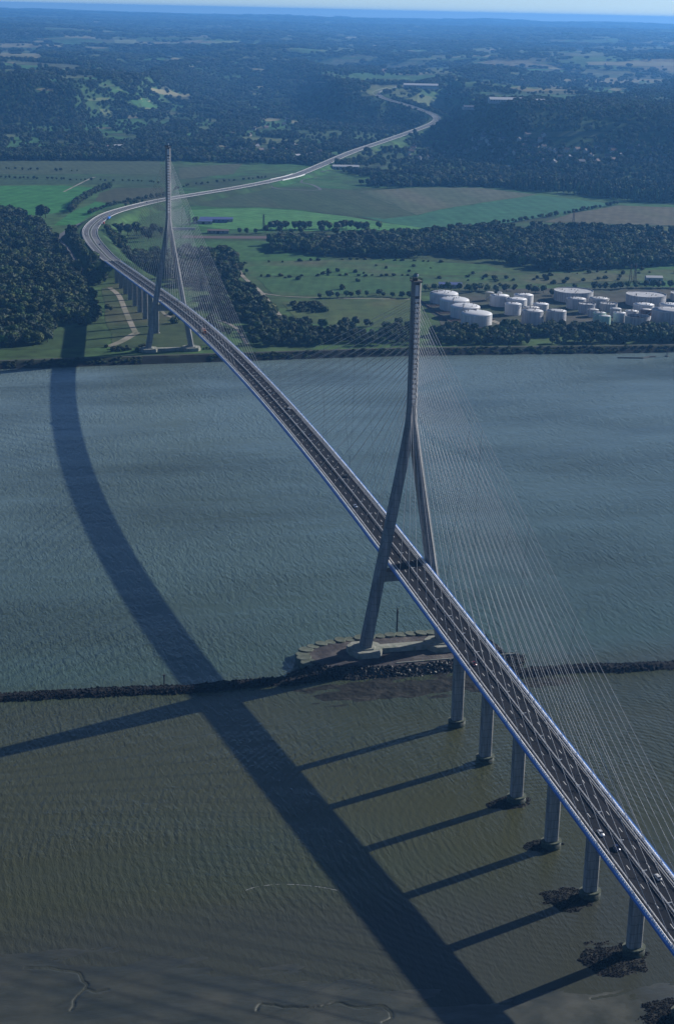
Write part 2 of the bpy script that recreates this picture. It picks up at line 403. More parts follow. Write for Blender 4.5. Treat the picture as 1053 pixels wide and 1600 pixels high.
def water_mat(name, ca, cb, cc, far_col, wave):
    m, nt, b = new_mat(name)
    geo = nd(nt, 'ShaderNodeNewGeometry')
    sep = nd(nt, 'ShaderNodeSeparateXYZ'); nt.links.new(geo.outputs['Position'], sep.inputs[0])
    # silt: brown over the shallow north side of the dyke, greener in the channel
    n = nd(nt, 'ShaderNodeTexNoise'); n.inputs['Scale'].default_value = .006; n.inputs['Detail'].default_value = 4
    mp = nd(nt, 'ShaderNodeMapping'); mp.inputs['Scale'].default_value = (.6, 1.6, 1); mp.inputs['Rotation'].default_value = (0, 0, .35)
    nt.links.new(geo.outputs['Position'], mp.inputs[0]); nt.links.new(mp.outputs[0], n.inputs['Vector'])
    mr = nd(nt, 'ShaderNodeMapRange'); mr.interpolation_type = 'SMOOTHSTEP'
    mr.inputs[1].default_value = -45; mr.inputs[2].default_value = 12
    nt.links.new(sep.outputs[1], mr.inputs[0])
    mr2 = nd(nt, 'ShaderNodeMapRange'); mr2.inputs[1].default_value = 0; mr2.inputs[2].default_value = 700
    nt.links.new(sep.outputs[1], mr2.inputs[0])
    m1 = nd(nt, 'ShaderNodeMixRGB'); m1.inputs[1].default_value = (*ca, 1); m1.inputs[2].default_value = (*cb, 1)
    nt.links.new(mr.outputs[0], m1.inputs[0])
    m2 = nd(nt, 'ShaderNodeMixRGB'); m2.inputs[2].default_value = (*far_col, 1)  # paler with distance: grazing sky reflection put into the base colour
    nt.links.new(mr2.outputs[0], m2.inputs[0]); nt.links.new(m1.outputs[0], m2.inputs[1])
    r = nd(nt, 'ShaderNodeValToRGB'); r.color_ramp.elements[0].position = .45; r.color_ramp.elements[1].position = .72
    nt.links.new(n.outputs['Fac'], r.inputs[0])
    sc = nd(nt, 'ShaderNodeMath', operation='MULTIPLY'); sc.inputs[1].default_value = .85
    nt.links.new(r.outputs[0], sc.inputs[0])
    m3 = nd(nt, 'ShaderNodeMixRGB'); m3.inputs[2].default_value = (*cc, 1)
    nt.links.new(sc.outputs[0], m3.inputs[0]); nt.links.new(m2.outputs[0], m3.inputs[1])
    # the bed shows through where it shoals
    ms = nd(nt, 'ShaderNodeMapRange'); ms.interpolation_type = 'SMOOTHSTEP'
    ms.inputs[1].default_value = -222; ms.inputs[2].default_value = -275
    wob = nd(nt, 'ShaderNodeMath', operation='MULTIPLY_ADD'); wob.inputs[1].default_value = 70
    nt.links.new(n.outputs['Fac'], wob.inputs[0]); nt.links.new(sep.outputs[1], wob.inputs[2])
    wo2 = nd(nt, 'ShaderNodeMath', operation='SUBTRACT'); wo2.inputs[1].default_value = 35
    nt.links.new(wob.outputs[0], wo2.inputs[0]); nt.links.new(wo2.outputs[0], ms.inputs[0])
    m5 = nd(nt, 'ShaderNodeMixRGB'); m5.inputs[2].default_value = (.048, .052, .038, 1)
    nt.links.new(ms.outputs[0], m5.inputs[0]); nt.links.new(m3.outputs[0], m5.inputs[1]); m3 = m5
    # flecks of foam in the channel
    nf = nd(nt, 'ShaderNodeTexNoise'); nf.inputs['Scale'].default_value = .11; nf.inputs['Detail'].default_value = 6; nf.inputs['Roughness'].default_value = .7
    mpf = nd(nt, 'ShaderNodeMapping'); mpf.inputs['Scale'].default_value = (1, .55, 1); mpf.inputs['Rotation'].default_value = (0, 0, .6)
    nt.links.new(geo.outputs['Position'], mpf.inputs[0]); nt.links.new(mpf.outputs[0], nf.inputs['Vector'])
    rf = nd(nt, 'ShaderNodeValToRGB'); rf.color_ramp.elements[0].position = .745; rf.color_ramp.elements[1].position = .80
    nt.links.new(nf.outputs['Fac'], rf.inputs[0])
    mf = nd(nt, 'ShaderNodeMath', operation='MULTIPLY'); nt.links.new(rf.outputs[0], mf.inputs[0]); nt.links.new(mr.outputs[0], mf.inputs[1])
    m4 = nd(nt, 'ShaderNodeMixRGB'); m4.inputs[2].default_value = (.6, .62, .62, 1)
    nt.links.new(mf.outputs[0], m4.inputs[0]); nt.links.new(m3.outputs[0], m4.inputs[1])
    nt.links.new(m4.outputs[0], b.inputs['Base Color'])
    b.inputs['Roughness'].default_value = .24
    b.inputs['IOR'].default_value = 1.33
    b.inputs['Specular IOR Level'].default_value = .4
    # waves
    hs = []
    for (scale, rot, st, amp, det) in wave:
        mpw = nd(nt, 'ShaderNodeMapping'); mpw.inputs['Scale'].default_value = st; mpw.inputs['Rotation'].default_value = (0, 0, rot)
        nt.links.new(geo.outputs['Position'], mpw.inputs[0])
        nw = nd(nt, 'ShaderNodeTexNoise'); nw.inputs['Scale'].default_value = scale; nw.inputs['Detail'].default_value = det
        nw.inputs['Distortion'].default_value = .6
        nt.links.new(mpw.outputs[0], nw.inputs['Vector'])
        ml = nd(nt, 'ShaderNodeMath', operation='MULTIPLY'); ml.inputs[1].default_value = amp
        nt.links.new(nw.outputs['Fac'], ml.inputs[0]); hs.append(ml.outputs[0])
    cur = hs[0]
    for h in hs[1:]:
        ad = nd(nt, 'ShaderNodeMath', operation='ADD'); nt.links.new(cur, ad.inputs[0]); nt.links.new(h, ad.inputs[1]); cur = ad.outputs[0]
    # rings thrown back by the piers in the shallows
    sub = nd(nt, 'ShaderNodeVectorMath', operation='SUBTRACT'); sub.inputs[1].default_value = (14, -215, 0)
    nt.links.new(geo.outputs['Position'], sub.inputs[0])
    wv = nd(nt, 'ShaderNodeTexWave'); wv.wave_type = 'RINGS'; wv.rings_direction = 'Z'
    wv.inputs['Scale'].default_value = .085; wv.inputs['Distortion'].default_value = 5.0; wv.inputs['Detail'].default_value = 2; wv.inputs['Detail Scale'].default_value = .35
    nt.links.new(sub.outputs[0], wv.inputs['Vector'])
    nrm = nd(nt, 'ShaderNodeMapRange'); nrm.inputs[1].default_value = -20; nrm.inputs[2].default_value = -110; nrm.inputs[3].default_value = 0; nrm.inputs[4].default_value = .17
    nt.links.new(sep.outputs[1], nrm.inputs[0])
    wm_ = nd(nt, 'ShaderNodeMath', operation='MULTIPLY'); nt.links.new(wv.outputs['Fac'], wm_.inputs[0]); nt.links.new(nrm.outputs[0], wm_.inputs[1])
    ad = nd(nt, 'ShaderNodeMath', operation='ADD'); nt.links.new(cur, ad.inputs[0]); nt.links.new(wm_.outputs[0], ad.inputs[1]); cur = ad.outputs[0]
    # gusts and slicks
    ng_ = nd(nt, 'ShaderNodeTexNoise'); ng_.inputs['Scale'].default_value = .012; ng_.inputs['Detail'].default_value = 4
    mpg = nd(nt, 'ShaderNodeMapping'); mpg.inputs['Scale'].default_value = (.5, 1.5, 1); mpg.inputs['Rotation'].default_value = (0, 0, .3)
    nt.links.new(geo.outputs['Position'], mpg.inputs[0]); nt.links.new(mpg.outputs[0], ng_.inputs['Vector'])
    gm = nd(nt, 'ShaderNodeMapRange'); gm.inputs[1].default_value = .35; gm.inputs[2].default_value = .65; gm.inputs[3].default_value = .45; gm.inputs[4].default_value = 1.35
    nt.links.new(ng_.outputs['Fac'], gm.inputs[0])
    gx = nd(nt, 'ShaderNodeMath', operation='MULTIPLY'); nt.links.new(cur, gx.inputs[0]); nt.links.new(gm.outputs[0], gx.inputs[1]); cur = gx.outputs[0]
    # calmer in the shallows
    cm = nd(nt, 'ShaderNodeMapRange'); cm.inputs[1].default_value = -300; cm.inputs[2].default_value = 60; cm.inputs[3].default_value = .22; cm.inputs[4].default_value = 1.0
    nt.links.new(sep.outputs[1], cm.inputs[0])
    mm = nd(nt, 'ShaderNodeMath', operation='MULTIPLY'); nt.links.new(cur, mm.inputs[0]); nt.links.new(cm.outputs[0], mm.inputs[1])
    bp = nd(nt, 'ShaderNodeBump'); bp.inputs['Strength'].default_value = 1.0; bp.inputs['Distance'].default_value = 1.0
    nt.links.new(mm.outputs[0], bp.inputs['Height']); nt.links.new(bp.outputs[0], b.inputs['Normal'])
    return m
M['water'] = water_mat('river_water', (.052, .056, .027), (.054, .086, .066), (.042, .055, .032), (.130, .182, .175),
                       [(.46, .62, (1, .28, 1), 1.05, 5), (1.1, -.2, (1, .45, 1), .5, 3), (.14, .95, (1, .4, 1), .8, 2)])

# terrain material: colour of the ground cover stored per vertex, plus fine variation
m, nt, b = new_mat('ground_cover')
at = nd(nt, 'ShaderNodeAttribute'); at.attribute_name = 'cover'
geo = nd(nt, 'ShaderNodeNewGeometry')
n1 = nd(nt, 'ShaderNodeTexNoise'); n1.inputs['Scale'].default_value = .03; n1.inputs['Detail'].default_value = 8; n1.inputs['Roughness'].default_value = .65
nt.links.new(geo.outputs['Position'], n1.inputs['Vector'])
mr = nd(nt, 'ShaderNodeMapRange'); mr.inputs[1].default_value = .3; mr.inputs[2].default_value = .7; mr.inputs[3].default_value = .42; mr.inputs[4].default_value = 1.6
nt.links.new(n1.outputs['Fac'], mr.inputs[0])
mx = nd(nt, 'ShaderNodeMixRGB', blend_type='MULTIPLY'); mx.inputs[0].default_value = 1
nt.links.new(at.outputs['Color'], mx.inputs[1]); nt.links.new(mr.outputs[0], mx.inputs[2])
nt.links.new(mx.outputs[0], b.inputs['Base Color']); b.inputs['Roughness'].default_value = .95; b.inputs['Specular IOR Level'].default_value = .1
M['land'] = m

# ------------------------------------------------------------------ water and land
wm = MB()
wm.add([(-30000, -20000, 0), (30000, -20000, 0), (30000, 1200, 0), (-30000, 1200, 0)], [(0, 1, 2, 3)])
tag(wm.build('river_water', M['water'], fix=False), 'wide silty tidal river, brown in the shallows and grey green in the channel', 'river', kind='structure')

th = np.concatenate([np.linspace(-74, -22, 30, endpoint=False), np.linspace(-22, 22, 420, endpoint=False), np.linspace(22, 74, 31)]) * math.pi / 180 + YAW * 0 + YAW
th = th[(th > -1.35) & (th < 1.35)]
srow = [-8, -3, 0, 4, 8, 13, 15.5, 18, 24, 30]
s_ = 30.0; st = 11.0
while s_ < 38500:
    if s_ > 2900: st *= 1.019
    s_ += st; srow.append(s_)
srow = np.array(srow)
TT, SS = np.meshgrid(th, srow)
yref = 809.0
GX = CX + np.tan(TT) * (yref + SS - CY)
GY = ybank(GX) * np.exp(-np.maximum(SS, 0) / 400) + yref * (1 - np.exp(-np.maximum(SS, 0) / 400)) + SS
GH = height(GX, GY)
def ground_cover(x, y, h):
    D = np.hypot(x - CX, y - CY); q = y - ybank(x); p = bearing_px(x, y)
    n = fbm(x / 130, y / 130, 51, 4); n2 = fbm(x / 420, y / 420, 53, 3)
    g1 = np.array([.034, .100, .026]); g2 = np.array([.060, .104, .034]); g3 = np.array([.034, .055, .022])
    a = sstep((n - .35) / .3)[..., None]; bb = sstep((n2 - .4) / .25)[..., None]
    c = (g1 * (1 - a) + g3 * a) * (1 - bb * .6) + g2 * bb * .6
    # plateau farmland
    i1, i2, e = cells(x + .35 * y, y * 1.0, 330, 61)
    typ = field_type(i1, x, y, h, D)
    pal = np.array([[.036, .075, .026], [.05, .105, .034], [.17, .155, .09], [.085, .10, .05], [.06, .07, .04]])
    fc = pal[typ] * (.8 + .4 * i2[..., None])
    hill = sstep((D - 4600) / 500)[..., None]
    hill = np.where(((h > 14) | (D > 5200))[..., None], 1.0, hill * 0.0)
    c = c * (1 - hill) + fc * hill
    bank = (q < 14)[..., None]
    c = np.where(bank, np.array([.009, .011, .010]) * (.5 + n[..., None]), c)
    dirt = ((q > 13) & (q < 20))[..., None]
    c = np.where(dirt, np.array([.022, .032, .017]), c)
    return c
def field_type(i1, x, y, h, D):
    """0 wood, 1 pasture, 2 stubble, 3 hay, 4 bocage"""
    wood = fbm(x / 1500, y / 1500, 71, 3)
    p = bearing_px(x, y)
    T = np.interp(p, _PB, _TO)
    t = np.select([i1 < .34, i1 < .56, i1 < .70, i1 < .84], [0, 1, 2, 3], 4)
    steep = (D < T + 250) & (h > 12)
    t = np.where(steep & (i1 < .9), 0, t)
    t = np.where((wood > .56) & (D > T), 0, t)
    return t
cov = ground_cover(GX, GY, GH)
nr, nc = GX.shape
V = np.stack([GX, GY, GH], -1).reshape(-1, 3)
ii = np.arange(nr * nc).reshape(nr, nc)
F = np.stack([ii[:-1, :-1], ii[:-1, 1:], ii[1:, 1:], ii[1:, :-1]], -1).reshape(-1, 4)
me = bpy.data.meshes.new('land')
me.vertices.add(len(V)); me.vertices.foreach_set('co', V.ravel())
me.loops.add(F.size); me.loops.foreach_set('vertex_index', F.ravel())
me.polygons.add(len(F)); me.polygons.foreach_set('loop_start', np.arange(0, F.size, 4)); me.polygons.foreach_set('loop_total', np.full(len(F), 4))
me.polygons.foreach_set('use_smooth', np.ones(len(F), bool))
me.update(calc_edges=True)
ca_ = me.color_attributes.new('cover', 'FLOAT_COLOR', 'POINT')
ca_.data.foreach_set('color', np.concatenate([cov.reshape(-1, 3), np.ones((len(V), 1))], 1).astype(np.float32).ravel())
me.materials.append(M['land'])
tag(link('land', me), 'far bank, marsh meadows and wooded hills running to the horizon', 'land', kind='structure')

# ------------------------------------------------------------------ fields on the marsh
FIELD_POLYS = []
def field(poly, c1, c2, label, rows=None, lift=.25, c3=None, name='field', scale=.02):
    P = [gz(px, py, BZ)[:2] for px, py in poly]
    pts = []
    for i in range(len(P)):
        a, b2 = P[i], P[(i + 1) % len(P)]; L = np.linalg.norm(b2 - a); n = max(1, int(L / 40))
        nrm = np.array([-(b2 - a)[1], (b2 - a)[0]]) / (L + 1e-9)
        for k in range(n):
            t = k / n; w = (random.random() - .5) * 5 if 0 < k else 0
            pts.append(a + (b2 - a) * t + nrm * w)
    tri = tessellate_polygon([[Vector((p[0], p[1], 0)) for p in pts]])
    mb = MB(); mb.add([(p[0], p[1], BZ + lift - max(0, math.hypot(p[0] - CX, p[1] - CY) - 1500) ** 2 / (2 * 6.37e6)) for p in pts], [tuple(t) for t in tri])
    mat = noise_mat('crop_' + name, c1, c2, scale, .95, 0, c3=c3, scale3=.006, spec=.1, stretch=rows, detail=8)
    fn = mat.node_tree; fb = fn.nodes['Principled BSDF']; fs_ = fb.inputs['Base Color'].links[0].from_socket
    fg = nd(fn, 'ShaderNodeNewGeometry'); fm = nd(fn, 'ShaderNodeMapping'); fm.inputs['Rotation'].default_value = (0, 0, random.uniform(-.5, .5))
    fw = nd(fn, 'ShaderNodeTexWave'); fw.inputs['Scale'].default_value = random.uniform(.012, .024); fw.inputs['Distortion'].default_value = 3.0; fw.inputs['Detail'].default_value = 3; fw.inputs['Detail Scale'].default_value = .6
    fk = nd(fn, 'ShaderNodeTexNoise'); fk.inputs['Scale'].default_value = .05; fk.inputs['Detail'].default_value = 8; fk.inputs['Roughness'].default_value = .7
    fn.links.new(fg.outputs['Position'], fm.inputs[0]); fn.links.new(fm.outputs[0], fw.inputs['Vector']); fn.links.new(fg.outputs['Position'], fk.inputs['Vector'])
    fr = nd(fn, 'ShaderNodeMapRange'); fr.inputs[3].default_value = .93; fr.inputs[4].default_value = 1.06
    fn.links.new(fw.outputs['Fac'], fr.inputs[0])
    fr2 = nd(fn, 'ShaderNodeMapRange'); fr2.inputs[1].default_value = .3; fr2.inputs[2].default_value = .7; fr2.inputs[3].default_value = .68; fr2.inputs[4].default_value = 1.32
    fn.links.new(fk.outputs['Fac'], fr2.inputs[0])
    fp = nd(fn, 'ShaderNodeMath', operation='MULTIPLY'); fn.links.new(fr.outputs[0], fp.inputs[0]); fn.links.new(fr2.outputs[0], fp.inputs[1])
    fx = nd(fn, 'ShaderNodeMixRGB', blend_type='MULTIPLY'); fx.inputs[0].default_value = 1
    fn.links.new(fs_, fx.inputs[1]); fn.links.new(fp.outputs[0], fx.inputs[2]); fn.links.new(fx.outputs[0], fb.inputs['Base Color'])
    o = mb.build(name, mat, fix=False)
    me = o.data
    for p in me.polygons:
        if p.normal.z < 0: p.flip()
    FIELD_POLYS.append(P)
    return tag(o, label, 'field', kind='structure')
G_B = ((.030, .128, .030), (.046, .168, .042))
G_T = ((.026, .100, .050), (.040, .130, .062))
field([(-60, 290), (100, 290), (152, 293), (148, 300), (118, 318), (110, 330), (60, 336), (-60, 334)], *G_B, 'bright green pasture at the left edge beyond the wood')
field([(112, 332), (150, 315), (180, 320), (150, 332), (120, 352), (85, 352)], *G_B, 'small green pasture between hedge and motorway bend')
field([(155, 302), (180, 294), (258, 293), (258, 309), (205, 319), (150, 314)], (.045, .055, .028), (.06, .066, .034), 'dull ploughed field left of the far pylon', (1, .2, 1))
field([(272, 318), (350, 303), (420, 293), (470, 291), (560, 298), (610, 315), (646, 337), (600, 342), (540, 336), (470, 328), (420, 324), (340, 324)], (.034, .062, .026), (.047, .076, .034), 'wide dull green field below the motorway', (1, .15, 1), c3=(.056, .066, .038))
field([(296, 329), (340, 326), (420, 326), (470, 330), (540, 338), (600, 348), (680, 358), (690, 363), (640, 365), (585, 362), (420, 360), (350, 358), (300, 352)], (.056, .165, .05), (.078, .20, .06), 'bright green meadow behind the row of round trees')
field([(180, 348), (262, 322), (290, 328), (292, 352), (240, 350)], (.04, .09, .03), (.055, .11, .036), 'green meadow inside the motorway bend')
field([(562, 299), (650, 293), (745, 293), (838, 304), (770, 314), (690, 326.5), (651, 336), (605, 317)], (.066, .090, .050), (.085, .105, .06), 'large grey green crop field in the middle distance', (1, .12, 1), c3=(.11, .105, .07))
field([(652, 337), (690, 327.5), (770, 315), (842, 305), (962, 319), (890, 332), (800, 347), (740, 354), (692, 362), (600, 347), (560, 338)], *G_T, 'teal green field wedge behind the tree belt')
field([(965, 321), (1110, 326), (1110, 352), (1053, 352), (950, 350), (850, 347), (890, 334)], (.082, .080, .048), (.105, .098, .06), 'brownish stubble field at the right edge', (1, .1, 1), c3=(.09, .10, .05))
field([(860, 353), (1110, 356), (1110, 368), (990, 362), (860, 360)], (.075, .10, .045), (.10, .125, .055), 'thin pale green strip of grass below the stubble')
field([(300, 378), (400, 376), (424, 378), (412, 398), (375, 406), (352, 402), (338, 392), (300, 388)], (.038, .098, .028), (.052, .12, .034), 'green paddock below the railway')
field([(180, 376), (262, 372), (262, 402), (215, 405), (185, 392)], (.038, .09, .028), (.052, .11, .034), 'green paddock with lone bushes inside the bend')
field([(372, 410), (520, 406), (650, 408), (760, 414), (800, 430), (700, 430), (560, 432), (390, 431)], (.040, .098, .030), (.054, .118, .036), 'rough marsh meadow with dry brown patches below the tree belt', c3=(.085, .085, .048))
field([(400, 434), (560, 434), (800, 432), (845, 446), (640, 458), (520, 460), (430, 462)], (.036, .088, .030), (.050, .106, .034), 'lower marsh meadow crossed by ditches', c3=(.08, .082, .045))
field([(440, 472), (560, 466), (640, 466), (660, 492), (650, 515), (560, 510), (470, 505), (455, 490)], (.05, .085, .03), (.075, .10, .036), 'rough grass left of the near pylon top', c3=(.12, .11, .05))
field([(0, 250), (250, 249), (255, 272), (0, 272)], (.05, .075, .04), (.065, .088, .045), 'long dull strip of marsh grass at far left')
field([(280, 262), (380, 255), (365, 272), (280, 280)], (.06, .075, .04), (.07, .085, .045), 'small dull field right of the far pylon top')
field([(0, 272), (250, 276), (250, 288), (0, 288)], (.035, .07, .032), (.045, .082, .036), 'narrow green marsh strip at far left')
field([(780, 432), (930, 424), (1110, 420), (1110, 438), (930, 440), (850, 446)], (.052, .088, .034), (.068, .105, .04), 'pale marsh grass behind the storage tanks', c3=(.09, .09, .05))
field([(420, 290), (465, 279), (530, 286), (560, 292), (480, 290)], (.045, .105, .034), (.055, .12, .04), 'grass inside the motorway interchange')
field([(160, 450), (200, 440), (240, 440), (330, 540), (180, 545), (165, 500)], (.036, .060, .024), (.058, .080, .034), 'trampled grass under the far viaduct', c3=(.085, .08, .045))
field([(0, 536), (80, 520), (140, 505), (175, 520), (165, 543), (0, 547)], (.035, .066, .026), (.05, .085, .03), 'dark grass by the river dyke left of the viaduct')
# tank farm yard
field([(664, 478), (700, 452), (1110, 448), (1110, 512), (700, 517)], (.055, .06, .045), (.085, .082, .065), 'tank farm yard of gravel and rough grass', c3=(.04, .065, .03), name='yard', lift=.2)

def strip(name, pts, w, mat, label, lift=.4, z=None):
    P = []
    for p in pts:
        q = gp(*p) if z is None else gz(p[0], p[1], z)
        P.append(q)
    P = catmull(P, 15)
    P[:, 2] = height(P[:, 0], P[:, 1]) + lift if z is None else P[:, 2] + lift
    mb = MB(); mb.sweep(P, rights(P), [(-w / 2, 0), (w / 2, 0)], closed=False)
    o = mb.build(name, mat, fix=False, smooth=True)
    for p in o.data.polygons:
        if p.normal.z < 0: p.flip()
    return tag(o, label, name.replace('_', ' '), kind='structure')
strip('dirt_track', [(345, 396), (368, 412), (380, 432), (408, 457), (428, 482), (460, 520)], 5.5, M['track'], 'pale dirt track running down the meadow to the dyke')
strip('dirt_track', [(404, 457), (440, 463), (520, 466), (640, 468)], 3.5, M['track'], 'thin dirt track crossing the meadow to the right')
strip('dirt_track', [(172, 450), (186, 462), (196, 485), (208, 512), (214, 522)], 6.5, M['track'], 'sandy track under the far viaduct')
strip('dirt_track', [(214, 520), (190, 534), (170, 542)], 9, M['track'], 'sandy loop of track below the far viaduct')
strip('dirt_track', [(250, 482), (262, 494), (290, 500), (330, 498), (368, 512), (386, 538)], 4, M['track'], 'pale track behind the far pylon')
strip('dirt_track', [(100, 300), (140, 280), (150, 277)], 4, M['track'], 'faint track across the left pastures')
strip('side_road', [(128, 350), (104, 362), (95, 372), (104, 390), (125, 422), (135, 440)], 9, M['asphalt_old'], 'pale side road passing under the motorway beside the wood')
strip('side_road', [(465, 283), (440, 284), (412, 289), (425, 294), (470, 297), (500, 297), (488, 289), (470, 285), (480, 281), (495, 278)], 7, M['asphalt_old'], 'curling slip road of the interchange')
strip('side_road', [(500, 272), (530, 263), (570, 259), (640, 262), (700, 262)], 7, M['asphalt_old'], 'faint road through the village foot of the hill')
strip('rail_yard', [(285, 370), (350, 371), (450, 371), (560, 371)], 30, noise_mat('rail_ballast', (.075, .055, .05), (.12, .085, .075), .03, .95, stretch=(.2, 1, 1)), 'brown railway yard across the marsh', .35)
strip('yard_road', [(722, 470), (742, 488), (765, 500), (800, 512)], 8, M['track'], 'pale service road between the storage tanks', .35)
strip('yard_road', [(700, 517), (800, 514), (900, 513), (1000, 514), (1100, 514)], 7, M['track'], 'pale road along the front of the tank farm', .4)
bk = np.linspace(-900, 1600, 170)
P = np.stack([bk, ybank(bk) + 15.5, np.full_like(bk, 5.6 + .06)], 1)
mb = MB(); mb.sweep(P, rights(P), [(-.9, 0), (.9, 0)], closed=False)
o = mb.build('dyke_path', noise_mat('path_gravel', (.085, .08, .07), (.13, .125, .11), .1, .95), fix=False)
for p in o.data.polygons:
    if p.normal.z < 0: p.flip()
tag(o, 'pale path along the crest of the river dyke', 'path', kind='structure')

# ------------------------------------------------------------------ motorway beyond the bridge
hz = HPATH.copy(); hz[:, 2] += .1
for a, b2, mat, name, lab, dz in ((-11.8, 11.8, M['asphalt_old'], 'motorway', 'pale grey motorway sweeping round a bend and up the valley', 0.0),):
    mb = MB(); mb.sweep(hz, HRIGHT, [(a, dz), (b2, dz)], closed=False)
    hwy = mb.build(name, mat, fix=False, smooth=True)
    for p in hwy.data.polygons:
        if p.normal.z < 0: p.flip()
    tag(hwy, lab, 'road', kind='structure')
mb = MB(); mb.sweep(hz, HRIGHT, [(-1.6, .12), (1.6, .12), (1.6, -.4), (-1.6, -.4)])
mb.build('central_reserve', noise_mat('reserve_scrub', (.03, .04, .025), (.06, .065, .04), .2, .95), hwy)
for s in (-1, 1):
    mb = MB(); mb.sweep(hz, HRIGHT, [(s * 1.9 - .3, .05), (s * 1.9 + .3, .05), (s * 1.9 + .3, .03), (s * 1.9 - .3, .03)])
    mb.build('edge_line', M['rail'], hwy)
    mb = MB(); mb.sweep(hz, HRIGHT, [(s * 11.3 - .18, .3), (s * 11.3 + .18, .3), (s * 11.3 + .18, 1.0), (s * 11.3 - .18, 1.0)])
    mb.build('crash_barrier', M['rail'], hwy)
    mb = MB(); mb.sweep(hz, HRIGHT, [(s * 9.3 - .25, .06), (s * 9.3 + .25, .06), (s * 9.3 + .25, .04), (s * 9.3 - .25, .04)])
    mb.build('edge_line', M['rail'], hwy)
exec_later = []

# ------------------------------------------------------------------ the bridge
bridge = empty('cable_stayed_bridge', (0, 428, 0), 0, 'long cable stayed road bridge with two tall concrete pylons crossing the river', 'bridge')
def bpart(mb, name, mats, parent=None, smooth=False):
    o = mb.build(name, mats, None, smooth)
    o.data.transform(Matrix.Translation((0, -428, 0)))
    o.parent = parent or bridge
    return o
YS = np.arange(-620, YEND + .1, 5.0); YS = np.append(YS[YS < YEND - 1], YEND)
DP = np.stack([0 * YS, YS, zd(YS)], 1)
DR = np.tile([1.0, 0, 0], (len(YS), 1))
mb = MB(); mb.sweep(DP, DR, [(-10.5, -.05), (10.5, -.05), (10.9, -.9), (3.6, -3.6), (-3.6, -3.6), (-10.9, -.9)])
deck = bpart(mb, 'deck', M['steel'])
for s in (-1, 1):
    mb = MB(); mb.sweep(DP, DR, [(s * .55, .02), (s * 7.75, .02)], closed=False); bpart(mb, 'carriageway', M['asphalt'], deck)
    mb = MB(); mb.sweep(DP, DR, [(s * 8.05, .16), (s * 9.19, .16), (s * 9.19, -.05), (s * 8.05, -.05)]); bpart(mb, 'footway', M['kerb'], deck)
    mb = MB(); mb.sweep(DP, DR, [(s * 7.42, .03), (s * 7.56, .03)], closed=False); mb.sweep(DP, DR, [(s * .74, .03), (s * .84, .03)], closed=False)
    bpart(mb, 'edge_line', M['line'], deck)
    mb = MB()
    for y in np.arange(-612, YEND - 6, 13.0):
        p = np.array([[0, y, float(zd(y))], [0, y + 3.2, float(zd(y + 3.2))]])
        mb.sweep(p, DR[:2], [(s * 4.15 - .11, .03), (s * 4.15 + .11, .03)], closed=False)
    bpart(mb, 'lane_dash', M['line'], deck)['kind'] = 'stuff'
    # safety barrier: two rails on posts
    mb = MB()
    for zz, ww in ((.45, .05), (.85, .09)):
        mb.sweep(DP, DR, [(s * 7.92 - ww, zz - .07), (s * 7.92 + ww, zz - .07), (s * 7.92 + ww, zz + .07), (s * 7.92 - ww, zz + .07)])
    for y in np.arange(-618, YEND, 4.0):
        z = float(zd(y)); mb.box(s * 7.92 - .05, s * 7.92 + .05, y - .05, y + .05, z, z + .85)
    bpart(mb, 'safety_barrier', M['rail'], deck)
    # row of rounded white screen panels outside the footway
    mb = MB()
    for y in np.arange(-618, YEND - 2, 1.75):
        z = float(zd(y)); sl_ = float(zd(y + 1) - zd(y - 1)) / 2
        sec = [(9.2, .17), (9.24, .6), (9.5, .95), (9.85, 1.0), (10.2, .75), (10.34, .02)]
        L = .66
        mb.loft([[(s * a, y - L * k, z + c * hh - L * k * sl_) for a, c in sec] for k, hh in ((1, .75), (.6, 1), (-.6, 1), (-1, .75))])
    bpart(mb, 'wind_screen', M['screen'], deck)
    # blue edge beam and hand rail
    mb = MB(); mb.sweep(DP, DR, [(s * 10.36, .40), (s * 11.25, .0), (s * 11.3, -.3), (s * 10.92, -1.0), (s * 10.7, -1.0), (s * 10.45, -.2)])
    mb.sweep(DP, DR, [(s * 11.0, .62), (s * 11.12, .62), (s * 11.12, .72), (s * 11.0, .72)])
    for y in np.arange(-618, YEND, 7.0):
        z = float(zd(y)); mb.box(s * 11.03 - .06, s * 11.03 + .06, y - .08, y + .08, z - .1, z + .6)
    bpart(mb, 'edge_beam', M['blue'], deck)
mb = MB()
mb.sweep(DP, DR, [(-.5, .024), (.5, .024), (.5, .08), (-.5, .08)])
bpart(mb, 'median', M['asphalt'], deck)
mb = MB()
for s in (-1, 1):
    mb.sweep(DP, DR, [(s * .16 - .07, .5), (s * .16 + .07, .5), (s * .16 + .07, .85), (s * .16 - .07, .85)])
for y in np.arange(-618, YEND, 4.0):
    z = float(zd(y)); mb.box(-.1, .1, y - .06, y + .06, z + .1, z + .85)
bpart(mb, 'median_barrier', M['rail'], deck)
mb = MB(); mb.box(-.08, .08, -.08, .08, .1, 1.9); mb.box(-.7, .7, -.09, .09, 1.9, 2.02); mb.box(-.85, -.5, -.14, .14, 1.86, 2.06); mb.box(.5, .85, -.14, .14, 1.86, 2.06)
lm = mb.mesh('deck_lamp', M['lamp'])
for y in np.arange(-600, YEND - 10, 21.75):
    link('deck_lamp', lm, deck, (0, y - 428, float(zd(y))))
# expansion joints across the carriageways
for y in (-530.0, 0.5, 428.0, 855.5, 1330.0):
    for s in (-1, 1):
        z = float(zd(y)) + .028; mb = MB(); mb.add([(s * .6, y - .2, z), (s * 7.7, y - .2, z), (s * 7.7, y + .2, z), (s * .6, y + .2, z)], [(0, 1, 2, 3)])
        bpart(mb, 'expansion_joint', M['dark'], deck)

